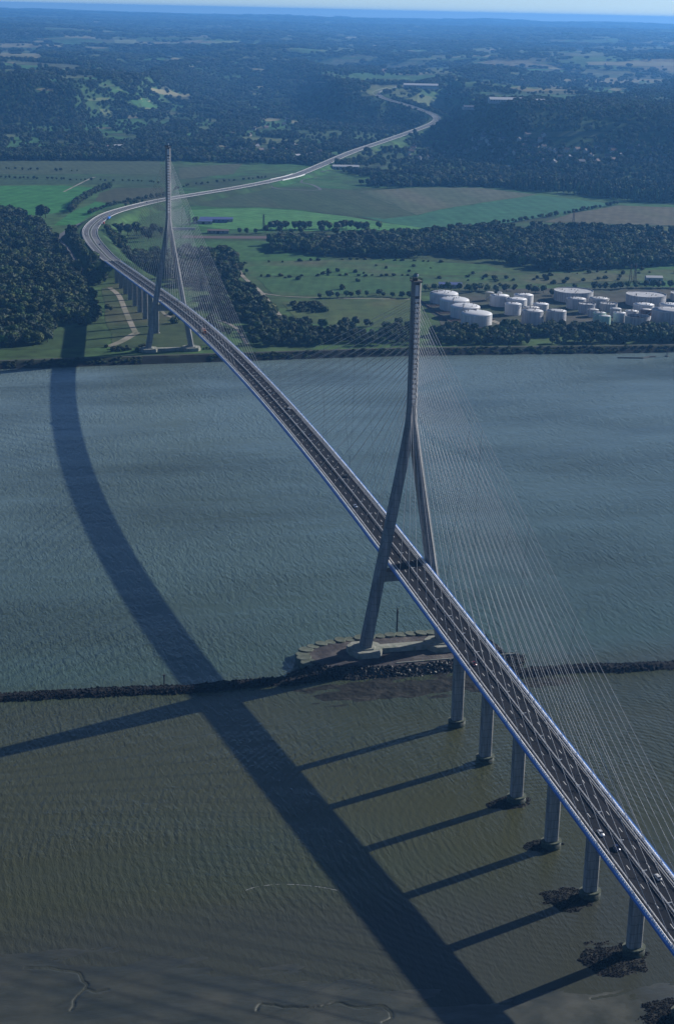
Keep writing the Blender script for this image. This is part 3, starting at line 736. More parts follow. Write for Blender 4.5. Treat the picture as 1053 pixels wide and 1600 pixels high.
# pylons
ZL = [8, 30, 60, 90, 110, 127, 132, 137, 142, 147]
OUT = [25.4, 21.5, 16.3, 11.0, 7.5, 4.6, 3.8, 3.12, 2.72, 2.5]
WX = [5.3, 5.05, 4.85, 4.65, 4.55, 4.58, 3.8, 3.12, 2.72, 2.5]
DYL = [4.5, 4.25, 3.95, 3.65, 3.45, 3.3, 3.25, 3.2, 3.12, 3.05]
CH = 1.75
def leg_rings(s):
    out = []
    for z, o_, w, d in zip(ZL, OUT, WX, DYL):
        i_ = o_ - w
        out.append([(s * i_, -d, z), (s * (o_ - CH * .7), -d, z), (s * o_, -d + CH, z), (s * o_, d - CH, z), (s * (o_ - CH * .7), d, z), (s * i_, d, z)])
    return out
def mast(mb, z0, z1):
    for s in (-1, 1):
        r = []
        for z in (z0, z1):
            k = (z - 147) / 68.0; o_ = 2.5 - .15 * k; d = 3.05 - .25 * k
            r.append([(s * 1.22, -d, z), (s * (o_ - .95), -d, z), (s * o_, -d + 1.5, z), (s * o_, d - 1.5, z), (s * (o_ - .95), d, z), (s * 1.22, d, z)])
        mb.loft(r)
    mb.box(-1.219, 1.219, -2.0, 2.0, z0 + .01, z1 - .01)
AZ = [143.5 + 2.75 * i for i in range(23)]       # anchor levels
blk = MB(); blk.loft([[(-1.12, 0, -.9), (1.12, 0, -.9), (1.12, .5, -.8), (-1.12, .5, -.8)], [(-1.12, 0, .9), (1.12, 0, .9), (1.12, .9, .8), (-1.12, .9, .8)]])
blk_me = blk.mesh('anchor_block', M['screen'])
def pylon(y0, label):
    e = empty('pylon', (0, y0 - 428, 0)); e.parent = bridge; e['label'] = label
    for s in (-1, 1):
        mb = MB(); mb.loft(leg_rings(s), cap1=True); mb.build('leg', M['concrete'], e)
    mb = MB(); mast(mb, 147.0, 213.5); mb.build('mast', M['concrete'], e)
    for sy in (-1, 1):
        for i, z in enumerate(AZ):
            link('anchor_block', blk_me, e, (0, sy * 2.0, z), (0, 0, 0 if sy > 0 else math.pi))
        mb = MB(); mb.box(-1.1, 1.1, sy * 2.0, sy * 2.3, 206.3, 212.2); mb.build('white_panel', M['white'], e)
    mb = MB(); mb.box(-2.6, 2.6, -3.1, 3.1, 213.5, 214.4); mb.build('cap', M['concrete'], e)
    mb = MB()
    for zz in (215.0, 215.6):
        mb.box(-2.6, -2.5, -3.1, 3.1, zz, zz + .12); mb.box(2.5, 2.6, -3.1, 3.1, zz, zz + .12); mb.box(-2.5, 2.5, -3.1, -3.0, zz, zz + .12); mb.box(-2.5, 2.5, 3.0, 3.1, zz, zz + .12)
    for k in range(-3, 4):
        for sx in (-2.55, 2.55): mb.box(sx - .06, sx + .06, k * 1.0 - .06, k * 1.0 + .06, 214.4, 215.7)
    mb.box(-1.6, .2, -1.8, 1.2, 214.4, 215.9); mb.build('railing', M['dark'], e)
    mb = MB(); mb.lathe([(.1, 214.4), (.1, 216.4), (.55, 216.5), (.55, 217.3), (.2, 217.6)], 8, .6, 0); mb.build('beacon', M['lamp'], e)
    mb = MB(); mb.loft([[(x, y, z) for x, y in ((-15.6, -3.3), (15.6, -3.3), (15.6, 3.3), (-15.6, 3.3))] for z in (46.8, 52.6)])
    mb.build('cross_beam', M['concrete'], e)
    for s in (-1, 1):
        mb = MB(); mb.box(s * 7.5 - 1, s * 7.5 + 1, -1.5, 1.5, 52.6, 55.0); mb.build('bearing', M['dark'], e)
        mb = MB()
        for z0, z1, k in ((3.4, 6.4, 1.0), (6.4, 7.6, .97), (7.6, 8.3, .62)):
            r = 10.4 * k
            ring = [(-.62, -.95), (.62, -.95), (1, -.35), (1, .4), (.55, .85), (-.55, .85), (-1, .4), (-1, -.35)]
            mb.loft([[(s * 22.8 + a * r * .92, b2 * r, z) for a, b2 in ring] for z in (z0, z1)])
        mb.build('footing', M['pad'], e)
    mb = MB(); mb.box(-13.5, 13.5, -3.2, 3.2, 3.5, 7.0); mb.build('tie_beam', M['pad'], e)
    return e
pylon(0.0, 'near pylon standing on the rock island')
pylon(856.0, 'far pylon standing on the opposite bank')

# stay cables
for y0, sgn, last in ((0, -1, 400), (0, 1, 424), (856, -1, 424), (856, 1, 392)):
    for sx in (-1, 1):
        chains = []
        for i in range(23):
            ya = y0 + sgn * (20 + (last - 20) * i / 22.0)
            top = Vector((sx * 1.0, y0 + sgn * 2.6, AZ[i] + .2)); bot = Vector((sx * 9.85, ya, float(zd(ya)) + .2))
            L = (top - bot).length; pts = []
            n = 5 if i < 8 else 8
            for k in range(n + 1):
                t = k / n; p = bot.lerp(top, t); p.z -= L * L * 2.6e-5 * 4 * t * (1 - t) * .5; pts.append(p)
            mb = MB(); mb.tube(pts, .105, 5); mb.tube(pts[:1] + [pts[0].lerp(pts[1], .08)], .17, 5)
            bpart(mb, 'stay_cable', M['cable'], None, True)
            chains.append(pts)
        for tfrac in (.26, .42, .56, .7):
            pp = []
            for i in range(22, 4, -1):
                c = chains[i]; top = c[-1]; bot = c[0]
                yy = y0 + sgn * (last * tfrac * (.84 + .16 * (i / 22)))
                t = (yy - bot.y) / (top.y - bot.y)
                if 0 < t < 1:
                    q = bot.lerp(top, t); L = (top - bot).length; q.z -= L * L * 2.6e-5 * 2 * t * (1 - t); pp.append(q)
            if len(pp) > 2:
                mb = MB(); mb.tube(pp, .07, 4); bpart(mb, 'cross_tie', M['tie'])

# approach piers
def pier_ring(w, d, z, c=.7, y0=0.0):
    return [(-w + c, y0 - d, z), (-.35, y0 - d, z), (-.35, y0 - d + .25, z), (.35, y0 - d + .25, z), (.35, y0 - d, z), (w - c, y0 - d, z), (w, y0 - d + c, z), (w, y0 + d - c, z), (w - c, y0 + d, z), (-w + c, y0 + d, z), (-w, y0 + d - c, z), (-w, y0 - d + c, z)]
def pier(y, zb, collar, wet):
    e = empty('pier', (0, y - 428, zb)); e.parent = bridge
    zt = float(zd(y)) - 3.6 - zb
    mb = MB(); mb.loft([pier_ring(2.9, 1.95, z) for z in (0.2, zt - 3.2)] + [pier_ring(3.3, 2.1, zt - .05)])
    for z in np.arange(5, zt - 3.5, 4.2):
        for sx in (-1, 1): mb.box(sx * 1.6 - 1.0, sx * 1.6 + 1.0, -1.985, -1.94, z, z + .09)
    mb.build('shaft', M['pier_concrete'], e)
    if collar:
        n = 28; mb = MB()
        def el(a, b2, z): return [(a * math.cos(2 * math.pi * j / n), b2 * math.sin(2 * math.pi * j / n), z) for j in range(n)]
        mb.loft([el(4.5, 3.7, -3), el(4.5, 3.7, 3.0)]); mb.build('pier_base', M['algae'], e, True)
        mb = MB(); mb.loft([el(4.65, 3.85, 3.0), el(4.65, 3.85, 3.6)]); mb.build('base_ledge', M['algae_top'], e)
    else:
        mb = MB(); mb.box(-4.2, 4.2, -3.2, 3.2, -1.2, .5); mb.build('pier_base', M['pad'], e)
NP = [-96 - 43.5 * k for k in range(12)]
for y in NP: pier(y, 0.0, True, True)
for k in range(9): pier(952 + 43.5 * k, BZ, False, False)
# abutment
mb = MB(); zt = float(zd(YEND)) - .4
mb.loft([[(-12.5, YEND - 7, BZ - 1), (12.5, YEND - 7, BZ - 1), (12.5, YEND + 6, BZ - 1), (-12.5, YEND + 6, BZ - 1)], [(-11.6, YEND - 3, zt - 3.4), (11.6, YEND - 3, zt - 3.4), (11.6, YEND + 6, zt - 3.4), (-11.6, YEND + 6, zt - 3.4)]])
bpart(mb, 'abutment', M['concrete'])
mb = MB()
mb.loft([[(-33, YEND - 6, BZ), (-12.4, YEND - 6, BZ), (-12.4, YEND + 50, BZ), (-46, YEND + 50, BZ)], [(-13.2, YEND + 2, zt - 1.2), (-12.4, YEND + 2, zt - 1.2), (-12.4, YEND + 46, zt - 3), (-13.2, YEND + 46, zt - 3)]])
bpart(mb, 'slope_paving', M['asphalt_old'])

# ------------------------------------------------------------------ scatter: one object of kind stuff, instanced on points
def source_collection(name, meshes):
    c = bpy.data.collections.new(name)
    for i, me in enumerate(meshes):
        o = bpy.data.objects.new('%s_%02d' % (name, i), me); c.objects.link(o)
    return c
def scatter(name, pts, scl, coll, nvar, label, cat=None, rot=None, tilt=0.0, parent=None):
    pts = np.asarray(pts, float); n = len(pts)
    me = bpy.data.meshes.new(name); me.vertices.add(n); me.vertices.foreach_set('co', pts.ravel())
    a = me.attributes.new('scl', 'FLOAT_VECTOR', 'POINT'); a.data.foreach_set('vector', np.asarray(scl, float).ravel())
    r = np.zeros((n, 3)); r[:, 2] = RNG.random(n) * 6.283 if rot is None else rot
    if tilt: r[:, :2] = (RNG.random((n, 2)) - .5) * tilt
    a = me.attributes.new('rot', 'FLOAT_VECTOR', 'POINT'); a.data.foreach_set('vector', r.ravel())
    a = me.attributes.new('idx', 'INT', 'POINT'); a.data.foreach_set('value', RNG.integers(0, nvar, n).astype(np.int32))
    o = link(name, me, parent)
    ng = bpy.data.node_groups.new(name, 'GeometryNodeTree')
    ng.interface.new_socket('Geometry', in_out='INPUT', socket_type='NodeSocketGeometry')
    ng.interface.new_socket('Geometry', in_out='OUTPUT', socket_type='NodeSocketGeometry')
    gi = ng.nodes.new('NodeGroupInput'); go = ng.nodes.new('NodeGroupOutput')
    ci = ng.nodes.new('GeometryNodeCollectionInfo'); ci.inputs['Collection'].default_value = coll
    ci.inputs['Separate Children'].default_value = True; ci.inputs['Reset Children'].default_value = True
    ip = ng.nodes.new('GeometryNodeInstanceOnPoints'); ip.inputs['Pick Instance'].default_value = True
    def attr(nm, t):
        k = ng.nodes.new('GeometryNodeInputNamedAttribute'); k.data_type = t; k.inputs['Name'].default_value = nm
        return [s for s in k.outputs if s.enabled and s.name == 'Attribute'][0]
    e2r = ng.nodes.new('FunctionNodeEulerToRotation')
    ng.links.new(attr('rot', 'FLOAT_VECTOR'), e2r.inputs[0])
    mp = ng.nodes.new('GeometryNodeMeshToPoints')
    ng.links.new(gi.outputs[0], mp.inputs[0]); ng.links.new(mp.outputs[0], ip.inputs['Points'])
    ng.links.new(ci.outputs[0], ip.inputs['Instance']); ng.links.new(attr('idx', 'INT'), ip.inputs['Instance Index'])
    ng.links.new(e2r.outputs[0], ip.inputs['Rotation']); ng.links.new(attr('scl', 'FLOAT_VECTOR'), ip.inputs['Scale'])
    ng.links.new(ip.outputs[0], go.inputs[0])
    md = o.modifiers.new('scatter', 'NODES'); md.node_group = ng
    return tag(o, label, cat, kind='stuff')

def rock_mesh(k, mat):
    bm = bmesh.new(); bmesh.ops.create_icosphere(bm, subdivisions=1, radius=.6)
    rr = random.Random(k)
    for v in bm.verts:
        v.co = Vector((v.co.x * rr.uniform(.7, 1.25), v.co.y * rr.uniform(.7, 1.25), v.co.z * rr.uniform(.55, 1.0)))
    me = bpy.data.meshes.new('rock'); bm.to_mesh(me); bm.free(); me.materials.append(mat); return me
ROCKS = source_collection('rock_source', [rock_mesh(k, M['rock']) for k in range(6)])
PROCKS = source_collection('pale_rock_source', [rock_mesh(k, M['rock_light'] if k % 3 == 0 else M['rock']) for k in range(6)])

def mound(name, x0, x1, y0, y1, step, hf, mat, label, kind='structure', cat=None):
    """a small ground sheet given by a height function; parts that lie well under water are cut away"""
    xs = np.arange(x0, x1 + step, step); ys = np.arange(y0, y1 + step, step)
    X, Y = np.meshgrid(xs, ys); Z = hf(X, Y)
    ids = np.arange(X.size).reshape(X.shape)
    keep = (np.maximum.reduce([Z[:-1, :-1], Z[1:, :-1], Z[:-1, 1:], Z[1:, 1:]]) > -.5)
    q = np.stack([ids[:-1, :-1][keep], ids[:-1, 1:][keep], ids[1:, 1:][keep], ids[1:, :-1][keep]], -1)
    used = np.unique(q); mp = np.zeros(X.size, int); mp[used] = np.arange(len(used))
    me = bpy.data.meshes.new(name)
    me.from_pydata(np.stack([X, Y, Z], -1).reshape(-1, 3)[used].tolist(), [], mp[q].tolist())
    me.materials.append(mat); me.polygons.foreach_set('use_smooth', [True] * len(me.polygons))
    return tag(link(name, me), label, cat, kind=kind)

# ------------------------------------------------------------------ island round the near pylon
IX, IY = -2.0, -1.0
def isl_r(x, y):
    return (np.abs((x - IX) / 55.0) ** 2.6 + np.abs((y - IY) / 21.5) ** 2.6) ** (1 / 2.6)
def island_h(x, y):
    r = isl_r(x, y); n = fbm(x / 7, y / 7, 81, 3) - .5
    yn = y - (IY - 14)
    front = sstep((IY - 4 - y) / 14)                      # the rock slope lies on the near side
    out = (r - 1) * 24
    h = 4.2 + .35 * n - np.maximum(0, out) * np.where(front > .5, .62, 2.2) * (1 + .5 * n)
    return np.where(r < 1, 4.2 + .3 * n, h)
mound('island', -72, 88, -58, 32, 1.0, island_h, M['gravel'], 'dark gravel island carrying the near pylon')
# sheet pile cells along the channel side and round the left end
cellm = MB(); cellm.lathe([(3.6, -4), (3.6, 5.0), (3.3, 5.25)], 16)
cell_me = cellm.mesh('cofferdam_cell', noise_mat('cell_concrete', (.06, .075, .05), (.15, .165, .13), .35, .9, .15, c3=(.05, .065, .04), scale3=.2))
coffer = empty('cofferdam', (IX, IY, 0), 0, 'scalloped row of round concrete cells edging the island towards the channel', 'cofferdam')
ang = 0.0
pa = np.linspace(math.pi * 1.06, math.pi * .22, 4000)
px_ = IX + 56 * np.sign(np.cos(pa)) * np.abs(np.cos(pa)) ** (2 / 2.6); py_ = IY + 22.5 * np.sign(np.sin(pa)) * np.abs(np.sin(pa)) ** (2 / 2.6)
acc = 0; last = None
for x, y in zip(px_, py_):
    if last is None or math.hypot(x - last[0], y - last[1]) > 6.1:
        k = 1.3 if x < IX - 50 else 1.0
        link('cofferdam_cell', cell_me, coffer, (x - IX, y - IY, (-.5 if k > 1 else 0) - random.random() * .8), (random.uniform(-.05, .05), random.uniform(-.05, .05), random.random()), (k * random.uniform(.88, 1.08), k * random.uniform(.88, 1.08), 1.0))
        last = (x, y)
mb = MB(); mb.box(-8, 62, -.35, .35, 0, .7)
o = mb.build('kerb', M['pad'], None); o.location = (IX, IY - 18.8, 4.1); tag(o, 'pale kerb along the top of the rock slope on the island', 'kerb')
# armour rock on the slope
n = 15000
rx = RNG.uniform(-70, 86, n); ry = RNG.uniform(-52, 30, n)
r = isl_r(rx, ry); hh = island_h(rx, ry)
ok = (r > .99) & (hh > -.9) & ((ry < IY - 6) | (rx > 38))
pts = np.stack([rx, ry, hh + .1], 1)[ok]
s = RNG.uniform(.8, 2.0, (len(pts), 1)) * RNG.uniform(.75, 1.25, (len(pts), 3))
scatter('armour_rock', pts, s, PROCKS, 6, 'dark wet armour rocks covering the near slope of the island', tilt=2)
# low weed shoal in front
def shoal_h(x, y):
    d = np.hypot((x - 2) / 62, (y + 44) / 13.0)
    return .75 * (1 - d) + 1.5 * (fbm(x / 13, y / 5, 91, 4) - .5)
mound('weed_shoal', -75, 85, -64, -22, .8, lambda x, y: np.minimum(shoal_h(x, y), .7), M['mudrock'], 'dark weed covered shoal at the foot of the island')
SH2 = gz(858, 1066)
def shoal2(x, y):
    d = np.hypot((x - SH2[0]) / 15, (y - SH2[1]) / 6.0)
    return np.minimum(.8 * (1 - d) + 1.2 * (fbm(x / 5, y / 3, 95, 3) - .5), .6)
mound('weed_shoal', SH2[0] - 24, SH2[0] + 24, SH2[1] - 12, SH2[1] + 12, .7, shoal2, M['mudrock'], 'small dark shoal beside the right hand dyke')

# ------------------------------------------------------------------ training dyke across the shallows
def dyke(pts, label):
    P = catmull(np.array([(x, y, 0) for x, y in pts], float), 1.5)
    R = rights(P); n = len(P)
    w = 5.4 + 1.4 * (fbm(P[:, 0] / 6, P[:, 1] / 6, 101, 3) - .5) * 2
    top = 2.0 + .6 * (fbm(P[:, 0] / 9, P[:, 1] * 0, 103, 3) - .5)
    V = []; k = 7
    for f, zf in ((-1.25, -.6), (-.8, .35), (-.35, .95), (0, 1.0), (.35, .95), (.8, .35), (1.25, -.6)):
        q = P + R * (w * f)[:, None]; q[:, 2] = np.where(zf < 0, -1.5, top * zf); V.append(q)
    V = np.stack(V, 1).reshape(-1, 3)
    mb = MB(); mb.add(V, [(i * k + j, (i + 1) * k + j, (i + 1) * k + j + 1, i * k + j + 1) for i in range(n - 1) for j in range(k - 1)])
    o = mb.build('rubble_dyke', M['rock']); tag(o, label, 'dyke', kind='structure')
    m_ = n * 15; i = RNG.integers(0, n, m_); f = RNG.uniform(-1.1, 1.1, m_)
    q = P[i] + R[i] * (w[i] * f)[:, None] + RNG.normal(0, .4, (m_, 3)) * [1, 1, 0]
    q[:, 2] = top[i] * np.clip(1.15 - np.abs(f) ** 1.7, -.2, 1) - .1
    s = RNG.uniform(.5, 1.5, (m_, 1)) * RNG.uniform(.75, 1.25, (m_, 3))
    scatter('dyke_rock', q, s, ROCKS, 6, 'tumbled dark rocks forming the ' + label, tilt=2)
a = [gz(px, py, 1)[:2] for px, py in ((0, 1088), (120, 1082), (220, 1077), (300, 1075), (380, 1067), (455, 1062))]
dyke([a[0] + (a[0] - a[2]) * 4, a[0] + (a[0] - a[2]) * 1.5] + a + [np.array([-50.0, -20.0])], 'low rubble dyke running left from the island')
a = [gz(px, py, 1)[:2] for px, py in ((800, 1049), (860, 1046), (920, 1042), (980, 1042), (1053, 1037))]
dyke([np.array([62.0, -16.0])] + a + [a[-1] + (a[-1] - a[1]) * 2, a[-1] + (a[-1] - a[1]) * 5], 'low rubble dyke running right from the island')

# rock aprons round the pier feet
def apron(cx, cy, rx_, ry_, seed, label, hmax=1.0):
    def hf(x, y):
        d = np.hypot((x - cx) / rx_, (y - cy) / ry_)
        return np.minimum(1.5 * (1 - d) + 1.25 * (fbm(x / 4.5, y / 4.5, seed, 3) - .5), hmax)
    mound('rock_apron', cx - rx_ * 1.6, cx + rx_ * 1.6, cy - ry_ * 1.6, cy + ry_ * 1.6, .6, hf, M['mudrock'], label)
    n = int(rx_ * ry_ * 16); x = RNG.uniform(cx - rx_ * 1.3, cx + rx_ * 1.3, n); y = RNG.uniform(cy - ry_ * 1.3, cy + ry_ * 1.3, n); h = hf(x, y)
    ok = h > .05
    s = RNG.uniform(.3, .7, (ok.sum(), 1)) * RNG.uniform(.75, 1.25, (ok.sum(), 3))
    scatter('apron_rock', np.stack([x, y, h + .02], 1)[ok], s, ROCKS, 6, 'rocks of the ' + label, tilt=2)
for (pxa, pya), rx_, ry_, sd, lab in (((795, 1254), 10.5, 6.0, 111, 'rock apron round the third pier from the island'), ((848, 1320), 8.5, 5.0, 113, 'rock apron round the fourth pier from the island'),
                            ((888, 1404), 11.0, 9.5, 115, 'rock apron round the fifth pier from the island'), ((958, 1500), 13.5, 12.5, 117, 'largest rock apron round the sixth pier'),
                            ((1052, 1585), 13.0, 10.5, 119, 'rock apron in the bottom right corner')):
    c = gz(pxa, pya, 0.3); apron(c[0], c[1], rx_, ry_, sd, lab)

# ------------------------------------------------------------------ mud flat at the bottom of the picture
SHORE = [gz(px, py)[:2] for px, py in ((-200, 1470), (0, 1494), (120, 1500), (240, 1506), (300, 1512), (420, 1518), (520, 1530), (640, 1560), (760, 1578), (850, 1545), (930, 1560), (1000, 1556), (1060, 1545), (1200, 1530))]
SHX = np.array([p[0] for p in SHORE]); SHY = np.array([p[1] for p in SHORE])
CREEKS = [[gz(px, py)[:2] for px, py in c] for c in (
    [(40, 1512), (75, 1513), (100, 1516), (124, 1520), (129, 1530), (137, 1538), (134, 1545), (150, 1549), (168, 1547)],
    [(132, 1547), (120, 1560), (112, 1580)],
    [(402, 1580), (410, 1569), (440, 1574), (480, 1575), (510, 1572), (530, 1568), (560, 1574), (592, 1572), (606, 1580), (612, 1590), (596, 1598)],
    [(1000, 1530), (985, 1545), (960, 1555), (925, 1560)])]
def mud_h(x, y):
    d = np.interp(x, SHX, SHY) - y
    n = fbm(x / 26, y / 8, 121, 5) - .5
    h = .01 + d * .010 + n * .40
    h = np.where(d < -30, h + (d + 30) * .01, h)
    for c in CREEKS:
        P = catmull(np.array([(a_, b_, 0) for a_, b_ in c]), .5); P[:, 0] += 1.6 * (fbm(P[:, 0] / 3, P[:, 1] / 3, 151, 3) - .5); P[:, 1] += 1.6 * (fbm(P[:, 0] / 3, P[:, 1] / 3, 153, 3) - .5)
        m_ = (np.abs(x - P[:, 0].mean()) < 60) & (np.abs(y - P[:, 1].mean()) < 40)
        xi = x[m_]; yi = y[m_]; dd = np.full(xi.shape, 1e9)
        for k in range(0, len(P), 1): dd = np.minimum(dd, (xi - P[k, 0]) ** 2 + (yi - P[k, 1]) ** 2)
        hh_ = h[m_]; hh_ = hh_ - .55 * np.exp(-dd / .2) + .03 * np.exp(-(np.sqrt(dd) - 1.5) ** 2 / .6); h = h.copy(); h[m_] = hh_
    return np.clip(h, -.9, 1.2)
mound('mud_flat', -300, 60, -400, -230, .45, mud_h, M['mud'], 'wet grey mud flat cut by small winding creeks')

for pts_, lab in (([(384, 1391), (400, 1386), (430, 1382), (460, 1382), (500, 1386), (527, 1391)], 'thin white arc of foam on the shallow water'),):
    P = catmull(np.array([tuple(gz(px, py, .03)) for px, py in pts_]), .7); R = rights(P)
    mb = MB(); nz_ = fbm(P[:, 0] / 1.2, P[:, 1] / 1.2, 161, 3)
    for k in range(len(P) - 1):
        if nz_[k] > .34:
            w0 = .42 * (nz_[k] - .28); mb.add([P[k] - R[k] * w0, P[k] + R[k] * w0, P[k + 1] + R[k + 1] * w0, P[k + 1] - R[k + 1] * w0], [(0, 1, 2, 3)])
    tag(mb.build('foam_line', noise_mat('foam', (.2, .21, .21), (.36, .37, .37), 1.0, .8)), lab, kind='stuff')

# ------------------------------------------------------------------ marks and floating things
mb = MB(); mb.lathe([(.55, 0), (.55, 13.5), (.35, 13.6), (.35, 14.6)], 10)
o = mb.build('beacon_post', M['dark']); c = gz(620, 983, 3.0); o.location = (c[0], c[1], 1.5); tag(o, 'tall dark steel post standing on the far edge of the island', 'post')
mb = MB(); mb.lathe([(.4, 0), (.4, 5.5), (.75, 5.6), (.75, 6.1)], 8)
o = mb.build('beacon_post', M['dark']); c = gz(257, 1068, 1.0); o.location = (c[0], c[1], 0); tag(o, 'short dark post standing on the left rubble dyke', 'post')
bu = empty('channel_buoy', tuple(gz(1041, 557)), 0, 'small lattice channel buoy near the right edge off the dyke', 'buoy')
mb = MB(); mb.lathe([(2.1, -.4), (2.3, .6), (1.6, 1.0)], 12); mb.build('float', M['dark'], bu)
mb = MB()
for k in range(4):
    a_ = math.pi / 4 + k * math.pi / 2; mb.tube([(1.3 * math.cos(a_), 1.3 * math.sin(a_), 1), (.3 * math.cos(a_), .3 * math.sin(a_), 7.5)], .16, 4)
mb.box(-.8, .8, -.8, .8, 7.4, 8.6); mb.build('lattice_mast', M['dark'], bu)
mb = MB(); b0 = gz(964, 559.5); b1 = gz(1004, 560); b2_ = gz(1023, 557.5)
mb.tube([b0 + [0, 0, .2], (b0 + b1) / 2 + [0, 0, .3], b1 + [0, 0, .2], (b1 + b2_) / 2 + [0, 1, .5], b2_ + [0, 0, .3]], .95, 7)
tag(mb.build('floating_boom', M['dark']), 'long dark floating boom lying in the river off the tank farm', 'boom')

# ------------------------------------------------------------------ storage tanks
def ramp_paint(name, c, streak):
    m, nt, b = new_mat(name)
    tc = nd(nt, 'ShaderNodeTexCoord'); mp = nd(nt, 'ShaderNodeMapping'); mp.inputs['Scale'].default_value = (1, 1, .06)
    n = nd(nt, 'ShaderNodeTexNoise'); n.inputs['Scale'].default_value = .55; n.inputs['Detail'].default_value = 6
    nt.links.new(tc.outputs['Object'], mp.inputs[0]); nt.links.new(mp.outputs[0], n.inputs['Vector'])
    r = nd(nt, 'ShaderNodeValToRGB'); r.color_ramp.elements[0].position = .36; r.color_ramp.elements[1].position = .62
    r.color_ramp.elements[0].color = (*[x * streak for x in c], 1); r.color_ramp.elements[1].color = (*c, 1)
    nt.links.new(n.outputs['Fac'], r.inputs[0]); nt.links.new(r.outputs[0], b.inputs['Base Color']); b.inputs['Roughness'].default_value = .5
    return m
TP = {'w': ramp_paint('tank_white', (.62, .62, .62), .72), 'g': ramp_paint('tank_grey', (.42, .42, .43), .6), 'gr': ramp_paint('tank_green', (.33, .52, .43), .8), 'y': ramp_paint('tank_cream', (.46, .42, .28), .8), 'r': ramp_paint('tank_rust', (.16, .08, .055), .7)}
ROOFG = noise_mat('tank_roof', (.40, .40, .40), (.56, .56, .56), .3, .6, c3=(.33, .32, .31), scale3=.12)
ROOFW = noise_mat('tank_roof_white', (.60, .60, .60), (.70, .70, .70), .3, .5)
def tank(xa, xb, rim, bot, kind, col, label, group=None):
    w = xb - xa; pc = (xa + xb) / 2; py = bot - .088 * w
    g = gz(pc, py, BZ); D = float(np.linalg.norm(g - [CX, CY, CZ])); R = w / 2 * D / FPX; H = max(4.0, (py - rim) * D / FPX / .985)
    e = empty('storage_tank', (g[0], g[1], BZ + .2), random.random() * 6.28, label, 'tank', group)
    mb = MB(); mb.lathe([(R, -.4), (R, H * .33), (R + .06, H * .335), (R, H * .34), (R, H * .66), (R + .06, H * .665), (R, H * .67), (R, H)], 48, cap1=False); mb.build('shell', TP[col], e, True).data.set_sharp_from_angle(angle=.6)
    mb = MB(); mb.lathe([(R + .18, H - .35), (R + .18, H + .05), (R - .25, H + .05), (R - .25, H - .35)], 48, cap0=False, cap1=False); mb.build('rim', TP[col], e)
    mb = MB()
    if kind == 'dome':
        mb.lathe([(R * math.cos(t * 1.45), H + R * .19 * math.sin(t * 1.45)) for t in (0, .2, .4, .6, .8, .95, 1.0)], 48)
        mb.build('domed_roof', ROOFW, e, True)
        mb = MB(); mb.tube([(R * math.cos(t), 0, H + .35 + R * .19 * math.sin(t)) for t in (0, .3, .6, .9, 1.2, 1.5)], .35, 4); mb.build('roof_stair', M['dark'], e)
    elif kind == 'cone':
        mb.lathe([(R, H), (R * .5, H + R * .05), (.3, H + R * .1)], 48); mb.build('cone_roof', ROOFG if col != 'w' else ROOFW, e, True)
    else:
        z = H - 1.0 if kind == 'float' else H - 3.5
        mb.lathe([(R - .2, z), (R * .5, z - .1), (.3, z - .1)], 48); mb.build('floating_roof', ROOFG if kind == 'float' else M['dark'], e)
    if R > 7:
        mb = MB()
        for k in range(7):
            a_ = random.random() * 6.28; q = R * random.uniform(.2, .85)
            zz = H + (R * .19 * math.sin(math.acos(q / R)) if kind == 'dome' else R * .1 * (1 - q / R) if kind == 'cone' else -.9 if kind == 'float' else -3.4)
            mb.lathe([(.35, zz - .2), (.35, zz + 1.1), (.6, zz + 1.1), (.2, zz + 1.5)], 6, q * math.cos(a_), q * math.sin(a_))
        mb.build('vents', M['dark'], e)
    mb = MB(); n = 26
    pts = [((R + .7) * math.cos(t), (R + .7) * math.sin(t), H * k / n) for k in range(n + 1) for t in (k / n * H * 1.3 / R,)]
    mb.tube(pts, .28, 4); mb.tube([(p[0], p[1], p[2] + 1) for p in pts], .08, 4); mb.build('spiral_stair', M['rail'], e)
    return e
